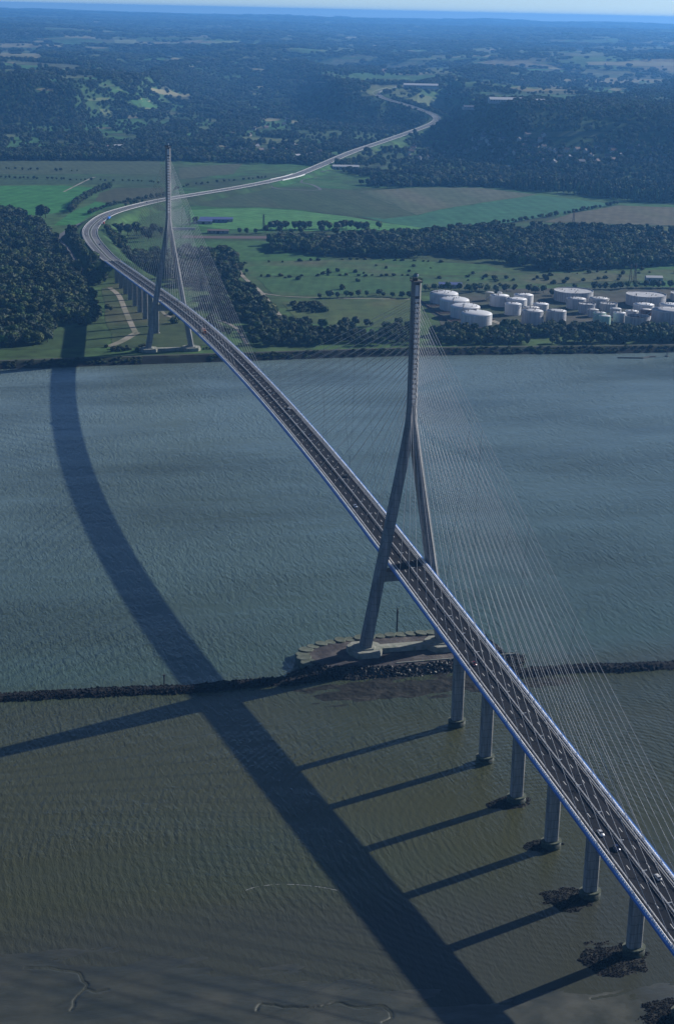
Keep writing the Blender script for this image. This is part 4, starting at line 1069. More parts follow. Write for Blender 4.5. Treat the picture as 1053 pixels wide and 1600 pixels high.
TANKS = [
 (671, 714.8, 459, 476, 'dome', 'w', 'rearmost of the four large white domed tanks in a row'),
 (686.5, 732, 469, 487, 'dome', 'w', 'second from the rear of the four large white domed tanks'),
 (703, 748.7, 479.5, 499, 'dome', 'w', 'third from the rear of the four large white domed tanks'),
 (719.8, 767.6, 490.5, 511, 'dome', 'w', 'frontmost of the four large white domed tanks in a row'),
 (757.7, 770.6, 457, 470.5, 'cone', 'y', 'narrow cream coloured tank at the back left of the tank cluster'),
 (776, 783.3, 457, 468, 'dome', 'w', 'tiny white domed tank beside the cream one'),
 (802, 832, 461, 478, 'cone', 'w', 'white cone roofed tank at the back of the middle cluster'),
 (764.6, 794, 462, 480, 'cone', 'w', 'white cone roofed tank at the left of the middle cluster'),
 (790, 822, 467.5, 484, 'cone', 'w', 'white tank in the centre of the middle cluster'),
 (787.6, 813, 475, 493.5, 'cone', 'w', 'squat white tank before the centre of the middle cluster'),
 (831.5, 856, 475, 487, 'cone', 'w', 'white tank at the right of the middle cluster'),
 (816, 841.5, 480.5, 491, 'cone', 'g', 'low grey tank half hidden behind the front grey tank'),
 (814, 847, 486, 508.5, 'cone', 'g', 'front left one of the pair of tall grey tanks by the road'),
 (852, 883, 486, 507.5, 'cone', 'g', 'front right one of the pair of tall grey tanks by the road'),
 (865, 924.8, 454, 474, 'float', 'g', 'very wide grey open topped tank left of the two widest at the back'),
 (977.6, 1038, 460, 480.5, 'float', 'g', 'very wide grey open topped tank right of the two widest at the back'),
 (884, 914, 467, 484, 'cone', 'g', 'grey tank in front of the left wide tank'),
 (919, 948.7, 466.5, 482, 'cone', 'g', 'grey tank right of the left wide tank'),
 (903, 928, 474.5, 491, 'float', 'g', 'grey open topped tank second in the right cluster'),
 (937, 963, 474, 488, 'float', 'g', 'grey open topped tank in the middle of the right cluster'),
 (917, 934, 484, 496, 'cone', 'g', 'small grey tank behind the two green ones'),
 (952, 969, 482.5, 496, 'cone', 'g', 'small grey tank behind the pale tank right of the green ones'),
 (926, 945, 489, 504.5, 'cone', 'gr', 'rear one of the two pale green tanks'),
 (934.5, 952.7, 494, 508, 'cone', 'gr', 'front one of the two pale green tanks'),
 (957, 976, 489, 504.5, 'cone', 'w', 'small pale tank right of the two green ones'),
 (976, 994.6, 486, 496, 'cone', 'w', 'low white lidded tank behind the dark open tank'),
 (975.6, 1013, 494, 510, 'open', 'g', 'blue grey tank with a dark sunken top at the front'),
 (999, 1016, 484, 499, 'cone', 'r', 'rusty brown tank behind the dark topped tank'),
 (988.6, 1020, 476, 490, 'cone', 'w', 'white topped tank in front of the right wide tank'),
 (1029.5, 1062, 476, 489, 'cone', 'w', 'white topped tank at the right edge of the picture'),
 (1047, 1085, 458, 472, 'float', 'g', 'grey tank cut by the right edge at the back'),
 (1017, 1072, 485, 507, 'cone', 'g', 'wide grey cone roofed tank at the front right edge'),
]
for t in TANKS: tank(*t)
# earth bunds round the four domed tanks
mb = MB()
for t in TANKS[:4]:
    w = t[1] - t[0]; c = gz((t[0] + t[1]) / 2, t[3] - .088 * w, BZ); r_ = 27
    for sx, sy, ex, ey in ((-r_, -r_, r_, -r_), (-r_, -r_, -r_, r_)):
        a_ = Vector((c[0] + sx, c[1] + sy, BZ)); b_ = Vector((c[0] + ex, c[1] + ey, BZ)); d = (b_ - a_).normalized(); nn = Vector((-d.y, d.x, 0))
        mb.loft([[tuple(p + nn * o_ + Vector((0, 0, z))) for o_, z in ((-2.5, -.2), (-.7, 1.6), (.7, 1.6), (2.5, -.2))] for p in (a_, b_)])
tag(mb.build('earth_bund', noise_mat('bund_earth', (.07, .05, .045), (.12, .09, .075), .1, .95)), 'brown earth bunds around the four white domed tanks', kind='structure')

# ------------------------------------------------------------------ vehicles
def car_parts(bodycol, name='car'):
    P_ = {}
    mb = MB()
    sec = lambda y, w, z0, z1: [(-w, y, z0), (w, y, z0), (w * 1.0, y, (z0 + z1) / 2), (w * .93, y, z1), (-w * .93, y, z1), (-w, y, (z0 + z1) / 2)]
    mb.loft([sec(-2.15, .78, .35, .62), sec(-2.05, .88, .28, .80), (sec(-.95, .92, .24, .95)), sec(.2, .93, .24, .97), sec(1.5, .92, .24, .98), sec(2.05, .88, .3, .92), sec(2.12, .8, .4, .75)])
    P_['body'] = (mb.mesh('body', bodycol, True), None)
    mb = MB(); mb.loft([[(-.80, -.95, .94), (.80, -.95, .94), (.82, 1.7, .95), (-.82, 1.7, .95)], [(-.62, -.25, 1.40), (.62, -.25, 1.40), (.64, 1.2, 1.42), (-.64, 1.2, 1.42)]])
    P_['window_band'] = (mb.mesh('window_band', M['glass']), None)
    mb = MB(); mb.loft([[(-.63, -.22, 1.40), (.63, -.22, 1.40), (.65, 1.16, 1.42), (-.65, 1.16, 1.42)], [(-.58, -.1, 1.48), (.58, -.1, 1.48), (.6, 1.05, 1.49), (-.6, 1.05, 1.49)]])
    P_['roof'] = (mb.mesh('roof', bodycol), None)
    return P_
_w = MB(); _w.loft([[(x, .32 * math.cos(k * math.pi / 5), .32 * math.sin(k * math.pi / 5)) for k in range(10)] for x in (-.1, .1)])
WHEEL = _w.mesh('wheel', M['tyre'])
_h = MB(); _h.box(-.16, .16, -.04, .04, -.07, .07); HEAD = _h.mesh('headlight', M['lamp']); _h = MB(); _h.box(-.16, .16, -.04, .04, -.07, .07); TAIL = _h.mesh('tail_light', M['redlamp'])
CARC = {'white': paint('car_white', (.75, .75, .75)), 'silver': paint('car_silver', (.5, .5, .5)), 'navy': paint('car_navy', (.02, .03, .09)), 'black': paint('car_black', (.02, .02, .022)), 'red': paint('car_dark_red', (.12, .012, .015)), 'blue': paint('car_pale_blue', (.3, .36, .48))}
CARM = {k: car_parts(v) for k, v in CARC.items()}
def on_deck(px, py):
    z = 50.0
    for i in range(80):
        p = gz(px, py, z); z = .5 * z + .5 * (float(zd(p[1])) + .5)
    return p
def car(px, py, colr, label, away, hpath=False, group=None):
    if hpath:
        k = int(np.argmin(np.hypot(*(project(HPATH)[:, :2] - [px, py]).T))); d = HPATH[min(k + 1, len(HPATH) - 1)] - HPATH[k]
        p = HPATH[k] + HRIGHT[k] * (5.4 if away else -5.4); z = p[2] + .12; rz = math.atan2(d[1], d[0]) - math.pi / 2; sl_ = 0
    else:
        p = on_deck(px, py); z = float(zd(p[1])) + .03; rz = 0; sl_ = float(zd(p[1] + 1) - zd(p[1] - 1)) / 2
    e = empty('car', (p[0], p[1], z), 0, label, 'car', group)
    e.rotation_euler = (math.atan(sl_) * (-1 if away else 1) * -1, 0, rz + (math.pi if away else 0))
    if away: e.rotation_euler = (-math.atan(sl_), 0, rz + math.pi)
    else: e.rotation_euler = (math.atan(sl_), 0, rz)
    for nme, (me_, _) in CARM[colr].items(): link(nme, me_, e)
    for sx in (-.84, .84):
        for sy in (-1.32, 1.35): link('wheel', WHEEL, e, (sx, sy, .32))
    for sx in (-.6, .6):
        link('headlight', HEAD, e, (sx, -2.13, .6)); link('tail_light', TAIL, e, (sx, 2.1, .72))
    return e
def project(Pw):
    d = np.atleast_2d(Pw) - [CX, CY, CZ]; z = d @ _f
    return np.stack([IW / 2 + FPX * (d @ _r) / z, IH / 2 - FPX * (d @ _u) / z, z], 1)
car(938, 1302, 'white', 'white car on the left carriageway of the near approach', False)
car(963, 1325, 'navy', 'dark blue car close to the median on the near approach', False)
car(1027, 1371, 'silver', 'pale silver car on the right carriageway near the bottom right', True)
car(740, 1037, 'red', 'dark red car on the left carriageway just this side of the near pylon', False)
car(555, 791, 'blue', 'pale car on the left carriageway just beyond the near pylon', False)
car(541, 744, 'black', 'black car in the right carriageway beyond the near pylon', True)
car(421, 611, 'silver', 'silver car in the right carriageway nearest the far pylon', True)
car(451.7, 638, 'white', 'white car in the middle of the main span', True)
car(484, 680, 'navy', 'dark car in the right carriageway of the main span', True)
car(286, 494, 'black', 'black car climbing past the far pylon', False)
car(250, 462, 'silver', 'silver car on the far approach viaduct', True)
for k, (px, py, c_, l_) in enumerate(((146, 384, 'black', 'black car at the end of the far viaduct'), (137, 369, 'white', 'white car at the start of the motorway bend'), (160, 343, 'silver', 'silver car on the motorway bend'), (232, 318, 'navy', 'navy car past the motorway bend'), (395, 290, 'white', 'white car on the straight before the interchange'), (505, 256, 'silver', 'silver car climbing beyond the interchange'))):
    car(px, py, c_, l_, k % 2 == 0, True)
def truck(px, py, cabc, boxc, label, away, hpath=False, L=11.0, side=1):
    if hpath:
        k = int(np.argmin(np.hypot(*(project(HPATH)[:, :2] - [px, py]).T))); d = HPATH[min(k + 1, len(HPATH) - 1)] - HPATH[k]
        p = HPATH[k] + HRIGHT[k] * side; z = p[2] + .12; rz = math.atan2(d[1], d[0]) - math.pi / 2
    else:
        p = on_deck(px, py); z = float(zd(p[1])) + .03; rz = 0
    e = empty('truck', (p[0], p[1], z), rz + (math.pi if away else 0), label, 'truck')
    mb = MB(); mb.box(-1.22, 1.22, -1.2, 1.0, .9, 3.3); mb.loft([[(-1.22, -1.21, .5), (1.22, -1.21, .5), (1.22, 1, .5), (-1.22, 1, .5)], [(-1.22, -1.21, .89), (1.22, -1.21, .89), (1.22, 1, .89), (-1.22, 1, .89)]]); mb.build('cab', cabc, e)
    mb = MB(); mb.box(-1.1, 1.1, -1.26, -1.22, 1.9, 2.9); mb.build('windscreen', M['glass'], e)
    mb = MB(); mb.box(-1.25, 1.25, 1.4, 1.4 + L, 1.15, 3.9); mb.build('cargo_box', boxc, e)
    mb = MB(); mb.box(-.5, .5, 1.0, 1.4 + L, .75, 1.14); mb.build('chassis', M['dark'], e)
    for sx in (-1.05, 1.05):
        for sy in (-.3, 2.6, L - 1.2, L + .2): link('wheel', WHEEL, e, (sx, sy, .5), None, (1.6, 1.55, 1.55))
ORANGE = paint('truck_orange', (.55, .16, .03)); BLUEP = paint('truck_blue', (.05, .2, .7)); REDP = paint('truck_red', (.35, .06, .04))
truck(320, 521, ORANGE, paint('cargo_brown', (.25, .12, .05)), 'orange truck climbing the main span from the far pylon', False, L=7.5)
truck(158, 341, BLUEP, BLUEP, 'long blue lorry parked beside the motorway bend', True, True, 15, 14.5)
truck(149, 351, REDP, REDP, 'reddish brown lorry parked behind the blue one', True, True, 8, 15.0)

# ------------------------------------------------------------------ buildings
WALLS = [paint('wall_render', (.34, .33, .31), .9), paint('wall_cream', (.32, .29, .24), .9), paint('wall_white', (.46, .46, .45), .9)]
ROOFS = [paint('roof_slate', (.075, .08, .10), .7), paint('roof_tile', (.105, .07, .055), .85), paint('roof_brown', (.13, .10, .085), .85)]
METAL = paint('sheet_white', (.42, .43, .44), .8); SHEETB = paint('sheet_blue', (.09, .12, .28), .6); SHEETG = paint('sheet_grey', (.3, .31, .33), .6)
def house_mesh(k, w, d, h, wall, roof):
    mb = MB(); mb.box(-w / 2, w / 2, -d / 2, d / 2, -3, h)
    mb.add([(-w / 2, -d / 2, h), (-w / 2, d / 2, h), (-w / 2, 0, h + d * .45)], [(0, 1, 2)]); mb.add([(w / 2, -d / 2, h), (w / 2, d / 2, h), (w / 2, 0, h + d * .45)], [(0, 2, 1)])
    mb.mi = 1; e = .5
    for s in (-1, 1):
        a = [(-w / 2 - e, s * (d / 2 + e), h - .4), (w / 2 + e, s * (d / 2 + e), h - .4), (w / 2 + e, 0, h + d * .45 + .1), (-w / 2 - e, 0, h + d * .45 + .1)]
        mb.loft([a, [(x, y, z + .3) for x, y, z in a]])
    mb.mi = 2; mb.box(w * .25, w * .25 + .8, -.4, .4, h + d * .3, h + d * .45 + 1.2)
    mb.box(-w * .3, -w * .3 + 1.2, -d / 2 - .03, d / 2 + .03, 1, 2.4); mb.box(w * .1, w * .1 + 1.2, -d / 2 - .03, d / 2 + .03, 1, 2.4)
    return mb.mesh('house', [wall, roof, M['dark']])
HOUSES = [house_mesh(k, random.uniform(10, 16), random.uniform(7.5, 10), random.uniform(3.2, 5.8), WALLS[k % 3], ROOFS[(k * 2 + k // 3) % 3]) for k in range(9)]
HOUSE_AT = []
def village(poly, n, group, label):
    xs = [p[0] for p in poly]; ys = [p[1] for p in poly]; c = 0; t = 0
    while c < n and t < n * 40:
        t += 1
        px, py = random.uniform(min(xs), max(xs)), random.uniform(min(ys), max(ys))
        if not bool(in_poly(np.array(px), np.array(py), poly)): continue
        q = gp(px, py)
        if any((q[0] - h[0]) ** 2 + (q[1] - h[1]) ** 2 < 22 ** 2 for h in HOUSE_AT): continue
        if road_dist([q[0]], [q[1]])[0][0] < 40: continue
        HOUSE_AT.append((q[0], q[1], 9.0))
        o = link('house', HOUSES[random.randrange(9)], None, (q[0], q[1], q[2]), (0, 0, random.uniform(-.5, .5) + random.choice((0, 1.57, .8)) - .3), (1.1,) * 3)
        tag(o, label, 'house', group); c += 1
village([(735, 212), (790, 205), (850, 212), (870, 240), (800, 245), (740, 240)], 34, 'houses on the right hillside', 'small pale house among trees on the dark right hillside')
village([(600, 225), (660, 228), (740, 232), (870, 235), (1010, 228), (1060, 240), (1050, 258), (760, 255), (640, 250)], 62, 'houses along the foot of the right hill', 'small house in the village along the foot of the right hill')
village([(395, 228), (520, 226), (530, 246), (340, 250), (330, 240)], 44, 'houses behind the far pylon', 'small house in the village between far pylon and motorway')
village([(120, 228), (240, 228), (260, 246), (80, 246)], 16, 'houses left of the far pylon', 'small house among trees at the marsh edge left of the far pylon')
village([(330, 170), (460, 180), (500, 205), (360, 215)], 12, 'houses in the central valley', 'lone house in the wooded central valley')
village([(700, 62), (1050, 62), (1050, 150), (700, 150)], 16, 'farmhouses on the plateau', 'tiny farmhouse out on the hazy plateau')
def shed(px, py, L, W, H, rz, wall, roof, label, z=None, cat='building', name='warehouse'):
    q = gp(px, py); HOUSE_AT.append((q[0], q[1], max(L, W) * .6))
    e = empty(name, tuple(q), rz, label, cat)
    mb = MB(); mb.box(-L / 2, L / 2, -W / 2, W / 2, -3, H); mb.build('wall', wall, e)
    mb = MB(); mb.loft([[(x, -W / 2 - .5, H), (x, W / 2 + .5, H), (x, 0, H + W * .14)] for x in (-L / 2 - .5, L / 2 + .5)]); mb.build('roof', roof, e)
    mb = MB(); mb.box(-2.2, 2.2, -W / 2 - .08, -W / 2 + .1, 0, min(4, H * .8)); mb.build('door', M['dark'], e)
    mb = MB()
    for k in range(int(L / 7)):
        x = -L / 2 + 4 + k * 7
        if abs(x) > 4 and x < L / 2 - 3: mb.box(x - 1, x + 1, -W / 2 - .06, -W / 2 + .1, H * .45, H * .75)
    if mb.v: mb.build('window', M['glass'], e)
    return e
shed(657, 137, 120, 40, 9, -.25, METAL, METAL, 'long white warehouse beside the motorway on the plateau')
shed(672, 138.5, 40, 30, 9, -.25, METAL, ROOFS[0], 'short white warehouse right of the long one')
shed(795, 160, 110, 40, 8, -.2, METAL, METAL, 'long white farm shed on the plateau right of centre')
shed(838, 162.5, 40, 30, 9, -.2, METAL, METAL, 'small bright white shed at the end of the plateau farm')
shed(742, 170, 70, 25, 6, -.1, METAL, ROOFS[0], 'low dark roofed shed on the plateau near the hill edge')
shed(540, 264.5, 60, 22, 7, -.2, METAL, METAL, 'white shed at the hill foot right of the interchange')
shed(785, 263.5, 46, 18, 6, -.2, METAL, METAL, 'pale shed at the foot of the right hill')
shed(470, 246, 50, 20, 6, .2, METAL, METAL, 'white shed in the village behind the interchange')
shed(186, 232, 26, 16, 8, .2, METAL, METAL, 'white building at the marsh edge left of the far pylon')
shed(334, 347, 46, 20, 6, -.18, SHEETB, SHEETB, 'blue grey roofed depot building beside the railway')
shed(352, 346, 26, 16, 5, -.18, SHEETG, SHEETB, 'smaller blue grey building at the right of the depot')
shed(318, 349.5, 30, 16, 5, -.18, WALLS[0], SHEETB, 'low building at the left of the depot')
shed(341, 364.5, 34, 12, 5, -.18, WALLS[1], ROOFS[2], 'brown roofed building beside the railway yard')
shed(1020, 443, 22, 14, 9, -.25, METAL, METAL, 'small white building in the trees behind the tank farm')
shed(703, 449, 30, 14, 5, -.25, SHEETG, SHEETB, 'blue grey office building behind the domed tanks')
shed(862, 512, 14, 8, 4, -.25, WALLS[2], METAL, 'small pale hut in front of the tank farm')
for k in range(7):
    q = gz(258 + k * 7.0, 359.5, BZ); HOUSE_AT.append((q[0], q[1], 8))
    mb = MB(); mb.loft([[(x * 1.5, y, z) for x, y in ((-4, -1.4), (4, -1.4), (4, 1.4), (-4, 1.4))] for z in (1.0, 4.0)]); mb.mi = 1; mb.box(-5, 5, -1, 1, .4, .95)
    for x in (-4, -2.6, 2.6, 4): mb.loft([[(x + .45 * math.cos(t * math.pi / 4), s, .45 + .45 * math.sin(t * math.pi / 4)) for t in range(8)] for s in (-1.1, 1.1)])
    o = mb.build('railway_wagon', [METAL, M['dark']]); o.location = q; o.rotation_euler = (0, 0, -.2)
    tag(o, 'white railway wagon in the row beside the depot', 'wagon', 'white railway wagons in a row')
def mast(px, py, H, label):
    q = gp(px, py); e = empty('lattice_mast', tuple(q), random.random(), label, 'mast')
    mb = MB(); w = 1.8
    for sx, sy in ((-1, -1), (1, -1), (1, 1), (-1, 1)): mb.tube([(sx * w, sy * w, 0), (sx * .35, sy * .35, H)], .3, 4)
    for k in range(7):
        z0 = H * k / 7; z1 = H * (k + 1) / 7; a = w - (w - .35) * k / 7; b2 = w - (w - .35) * (k + 1) / 7
        mb.tube([(-a, -a, z0), (b2, -b2, z1)], .14, 4); mb.tube([(a, a, z0), (-b2, b2, z1)], .14, 4); mb.tube([(a, -a, z0), (b2, b2, z1)], .14, 4)
    mb.build('tower', M['dark'], e)
    for z in (.82, .96):
        mb = MB(); mb.box(-4.5, 4.5, -.3, .3, H * z, H * z + .5); mb.build('cross_arm', M['dark'], e)
mast(412, 358, 24, 'grey lattice mast standing in the meadow behind the round trees')
mast(984, 441, 24, 'left one of two dark masts behind the tank farm')
mast(991, 440, 25, 'right one of two dark masts behind the tank farm')
mast(895, 352, 26, 'faint lattice mast on the stubble field at right')
# interchange bridge wall on the motorway
k0 = int(np.argmin(np.hypot(*(project(HPATH)[:, :2] - [432, 283]).T))); k1 = int(np.argmin(np.hypot(*(project(HPATH)[:, :2] - [466, 272.5]).T)))
e = empty('motorway_overpass', tuple(HPATH[(k0 + k1) // 2]), 0, 'pale motorway bridge with a white parapet over the interchange', 'bridge')
for s, nme in ((1, 'parapet'), (-1, 'parapet')):
    mb = MB(); mb.sweep(HPATH[k0:k1 + 1] - HPATH[(k0 + k1) // 2], HRIGHT[k0:k1 + 1], [(s * 13.4, -4.2), (s * 13.9, -4.2), (s * 13.9, 1.3), (s * 13.4, 1.3)]); mb.build(nme, M['white'], e)

# ------------------------------------------------------------------ trees
def leaf_crown(seed, kind):
    rr = random.Random(seed); v = []; f = []
    lumps = []
    if kind == 'round':
        lumps.append((0, 0, 7.4, 3.6, 3.6, 3.6))
        for k in range(9):
            a = rr.random() * 6.28; q = rr.uniform(1.6, 3.0); lumps.append((q * math.cos(a), q * math.sin(a), rr.uniform(4.2, 9.6), *(rr.uniform(1.5, 2.5),) * 3))
    elif kind == 'poplar':
        for k in range(9): z = 3 + k * 1.35; w = 1.9 * math.sin(math.pi * (k + 1.3) / 11.5); lumps.append((rr.uniform(-.4, .4), rr.uniform(-.4, .4), z, w, w, 1.5))
    else:
        for k in range(6):
            a = rr.random() * 6.28; q = rr.uniform(0, 2.0); lumps.append((q * math.cos(a), q * math.sin(a), rr.uniform(1.0, 2.6), *(rr.uniform(1.1, 1.8),) * 3))
    mi = []
    for (cx, cy, cz, a, b2, c) in lumps:
        # inner mass so the crown is not see-through
        bm = bmesh.new(); bmesh.ops.create_icosphere(bm, subdivisions=1, radius=1.0); n = len(v)
        for q in bm.verts: v.append((cx + q.co.x * a * .74, cy + q.co.y * b2 * .74, cz + q.co.z * c * .74))
        for q in bm.faces: f.append(tuple(n + w.index for w in q.verts))
        bm.free()
        cnt = int(16 + 15 * a * c)
        for k in range(cnt):
            z = rr.uniform(-.75, 1); t = rr.random() * 6.28; r = math.sqrt(max(0, 1 - z * z)); d = Vector((r * math.cos(t), r * math.sin(t), z))
            p = Vector((cx + d.x * a, cy + d.y * b2, cz + d.z * c)) * 1.0
            p += d * rr.uniform(-.35, .3)
            nn = (d + Vector((rr.uniform(-.8, .8), rr.uniform(-.8, .8), rr.uniform(-.4, .8)))).normalized()
            u = nn.orthogonal().normalized(); w = nn.cross(u); th_ = rr.random() * 6.28
            u, w = u * math.cos(th_) + w * math.sin(th_), w * math.cos(th_) - u * math.sin(th_)
            s = rr.uniform(.45, .95) * (1 if kind != 'bush' else .7); n = len(v)
            v.extend([tuple(p - u * s - w * s * .6), tuple(p + u * s * .8 - w * s * .8), tuple(p + u * s + w * s * .7), tuple(p - u * s * .6 + w * s)])
            f.append((n, n + 1, n + 2, n + 3))
    return v, f
def trunk_mb(kind, seed):
    rr = random.Random(seed + 100); mb = MB()
    if kind == 'bush':
        mb.tube([(0, 0, -.3), (.1, 0, 1.2)], [.2, .1], 5); return mb
    h = 6.5 if kind == 'round' else 12
    mb.tube([(0, 0, -.6), (0, 0, .5), (rr.uniform(-.2, .2), rr.uniform(-.2, .2), h * .5), (rr.uniform(-.3, .3), rr.uniform(-.3, .3), h)], [.5, .38, .28, .1], 6)
    for k in range(4):
        a = k * 1.6 + rr.random(); mb.tube([(0, 0, h * .4 + k * .3), (math.cos(a) * 2.2, math.sin(a) * 2.2, h * .4 + 2.2 + k * .3)], [.17, .05], 4)
    return mb
def tree_variant(kind, seed, leafmat):
    v, f = leaf_crown(seed, kind)
    cr = bpy.data.meshes.new('crown'); cr.from_pydata(v, [], f); cr.materials.append(leafmat); cr.update()
    tb = trunk_mb(kind, seed); tr = tb.mesh('trunk', M['bark'])
    al = bpy.data.meshes.new('tree'); n = len(v)
    al.from_pydata(v + tb.v, [], f + [tuple(n + i for i in q) for q in tb.f]); al.materials.append(leafmat); al.materials.append(M['bark'])
    al.polygons.foreach_set('material_index', [0] * len(f) + [1] * len(tb.f)); al.update()
    return cr, tr, al
VAR = {'round': [tree_variant('round', k, M['leaf_pale'] if k in (3, 6) else M['leaf']) for k in range(7)],
       'poplar': [tree_variant('poplar', 20 + k, M['leaf']) for k in range(4)],
       'bush': [tree_variant('bush', 40 + k, M['bush_leaf']) for k in range(4)]}
TNAME = {'round': 'broadleaf_tree', 'poplar': 'poplar_tree', 'bush': 'bush'}
SRC = {k: source_collection(k + '_source', [t[2] for t in v]) for k, v in VAR.items()}
CAND = []   # kind, x, y, z, sxy, sz, label, group
HX = np.array([h[:3] for h in HOUSE_AT]) if HOUSE_AT else np.zeros((0, 3))
def clear(x, y, road=17.0, other=True):
    d, _z = road_dist(x, y); ok = d > road
    ok &= ~((np.abs(x) < 13) & (y > 800) & (y < YEND + 4))
    for h in HX: ok &= (x - h[0]) ** 2 + (y - h[1]) ** 2 > h[2] ** 2
    return ok
def wood(poly, spacing, size, label, group, kind='round', dens=1.0, jit=.42, zfl=1.0, road=20.0, clump=None):
    """a planted patch: poly in photograph points laid on the marsh"""
    P = [gz(px, py, BZ)[:2] for px, py in poly]
    xs = [p[0] for p in P]; ys = [p[1] for p in P]
    X, Y = np.meshgrid(np.arange(min(xs), max(xs), spacing), np.arange(min(ys), max(ys), spacing)); X = X.ravel(); Y = Y.ravel()
    X = X + RNG.uniform(-.45, .45, len(X)) * spacing; Y = Y + RNG.uniform(-.45, .45, len(X)) * spacing
    n = fbm(X / 45, Y / 45, 131, 3)
    ok = in_poly(X, Y, P) & (RNG.random(len(X)) < dens) & clear(X, Y, road)
    if dens >= .8: ok &= n > .3
    if clump: ok &= n > clump
    X, Y, n = X[ok], Y[ok], n[ok]; Z = height(X, Y)
    for x, y, z, w in zip(X, Y, Z, n):
        s = size * (1 + RNG.uniform(-jit, jit)) * (.75 + .5 * w) / 12.0
        CAND.append((kind, x, y, z, s * RNG.uniform(.9, 1.15), s * RNG.uniform(.9, 1.15) * zfl, label, group))
def hedge(pts, spacing, size, label, group, kind='round', width=6.0, road=16.0, gap=.0):
    P = catmull(np.array([tuple(gz(px, py, BZ)) for px, py in pts]), spacing)
    k = RNG.random(len(P)) >= gap; P = P[k]
    x = P[:, 0] + RNG.normal(0, width * .3, len(P)); y = P[:, 1] + RNG.normal(0, width * .3, len(P)); ok = clear(x, y, road); x, y = x[ok], y[ok]; Z = height(x, y)
    for a, b2, z in zip(x, y, Z):
        s = size * RNG.uniform(.65, 1.2) / 12.0; CAND.append((kind, a, b2, z, s * RNG.uniform(.9, 1.3), s, label, group))
g = 'trees of the wood on the left bank'
wood([(-60, 330), (20, 334), (60, 347), (85, 372), (92, 392), (118, 425), (132, 442), (134, 470), (150, 495), (146, 512), (120, 505), (60, 495), (-60, 503)], 7, 11.5, 'dark green tree in the wood left of the far viaduct', g, dens=.95)
wood([(40, 470), (146, 462), (160, 500), (140, 510), (60, 508)], 6, 8, 'low bushy tree on the front edge of the left wood', 'low trees before the left wood', dens=.6)
wood([(-60, 512), (40, 506), (84, 515), (90, 530), (60, 541), (-60, 543)], 8, 12, 'tree in the clump between left wood and river dyke', 'trees of the clump by the dyke at left')
wood([(104, 374), (128, 372), (150, 398), (146, 424), (130, 420), (112, 398)], 8, 11, 'tree between side road and motorway bend', 'trees between side road and motorway', road=24)
g = 'trees of the belt across the marsh'
wood([(418, 384), (440, 379), (500, 381), (560, 374), (700, 366), (760, 358), (820, 359), (900, 362), (1000, 366), (1100, 374), (1100, 412), (1000, 418), (900, 424), (860, 424), (800, 413), (700, 404), (600, 402), (500, 400), (470, 394), (425, 396)], 8, 12.5, 'dark tree in the long belt of woodland across the marsh', g, dens=.95)
wood([(345, 394), (366, 400), (378, 418), (372, 440), (415, 480), (434, 497), (424, 505), (372, 503), (340, 480), (318, 440), (322, 405)], 7.5, 11, 'tree in the wood between far pylon and dirt track', 'trees of the wood right of the far pylon')
wood([(200, 400), (250, 398), (330, 398), (332, 440), (296, 450), (240, 425)], 8.5, 11, 'tree behind the far pylon legs', 'trees behind the far pylon')
wood([(180, 372), (200, 380), (240, 420), (230, 428), (180, 395), (165, 372)], 8, 9, 'small tree along the inside of the motorway bend', 'trees lining the inside of the bend', road=22)
g = 'bushy trees along the dyke before the tank farm'
wood([(668, 524), (700, 518), (760, 517), (860, 517), (1100, 518), (1100, 537), (900, 538), (690, 540)], 7, 9, 'bushy tree in the strip between tank farm and river', g)
wood([(400, 506), (440, 505), (500, 508), (560, 508), (640, 514), (650, 540), (500, 541), (395, 541), (385, 520)], 7.5, 9, 'bushy tree on the dyke between the two pylons', 'bushy trees on the dyke between the pylons')
wood([(160, 543), (330, 543), (330, 548), (160, 549)], 6, 4, 'bush on the river dyke beside the far pylon', 'bushes along the dyke', kind='bush', dens=.5)
g = 'round trees in the row behind the belt'
for px in (424, 431, 439, 447, 461, 468, 476, 482, 500, 507, 514, 527, 535, 541, 549, 558, 565, 572, 592):
    q = gz(px, 358 + random.uniform(-1, 2), BZ); CAND.append(('round', q[0], q[1], q[2], 1.3, 1.2, 'round tree in the row behind the woodland belt', g))
for px, py, s in ((437, 365, 1.0), (455, 366, .8), (470, 366, 1.1), (503, 364, 1.2), (522, 366, .9), (526, 366, 1), (415, 364, 1.1), (385, 366, .9), (375, 365, .8), (400, 366, .8)):
    q = gz(px, py, BZ); CAND.append(('round', q[0], q[1], q[2], s, s, 'round tree beside the railway yard', 'trees beside the railway yard'))
for px, py, s in ((64, 341, 1.9), (72, 340, 1.7), (190, 366, 1.5), (200, 368, 1.6), (214, 367, 1.8), (226, 371, 1.5), (232, 377, 1.6), (240, 366, 1.5), (253, 368, 1.2), (180, 362, 1.2), (306, 350, 1.1)):
    q = gz(px, py, BZ); CAND.append(('round', q[0], q[1], q[2], s, s, 'large round tree standing alone at the field edge', 'lone large trees on the meadows'))
hedge([(112, 333), (120, 322), (130, 314), (150, 302), (175, 294)], 9, 12, 'tree in the hedgerow left of the motorway bend', 'hedgerow trees left of the bend')
hedge([(140, 336), (170, 323), (215, 313), (262, 306)], 8, 8, 'small tree along the outside of the motorway', 'trees along the outside of the motorway', road=18)
hedge([(185, 336), (215, 327), (262, 317)], 8, 8, 'small tree along the inside of the motorway', 'trees along the inside of the motorway', road=18)
hedge([(0, 278), (60, 280), (150, 283), (220, 284), (258, 288)], 8, 6, 'hedge tree across the left marsh', 'hedge trees across the left marsh', gap=.25)
hedge([(0, 264), (50, 266), (120, 268)], 9, 6, 'tree in the far left hedge', 'trees of the far left hedge', gap=.3)
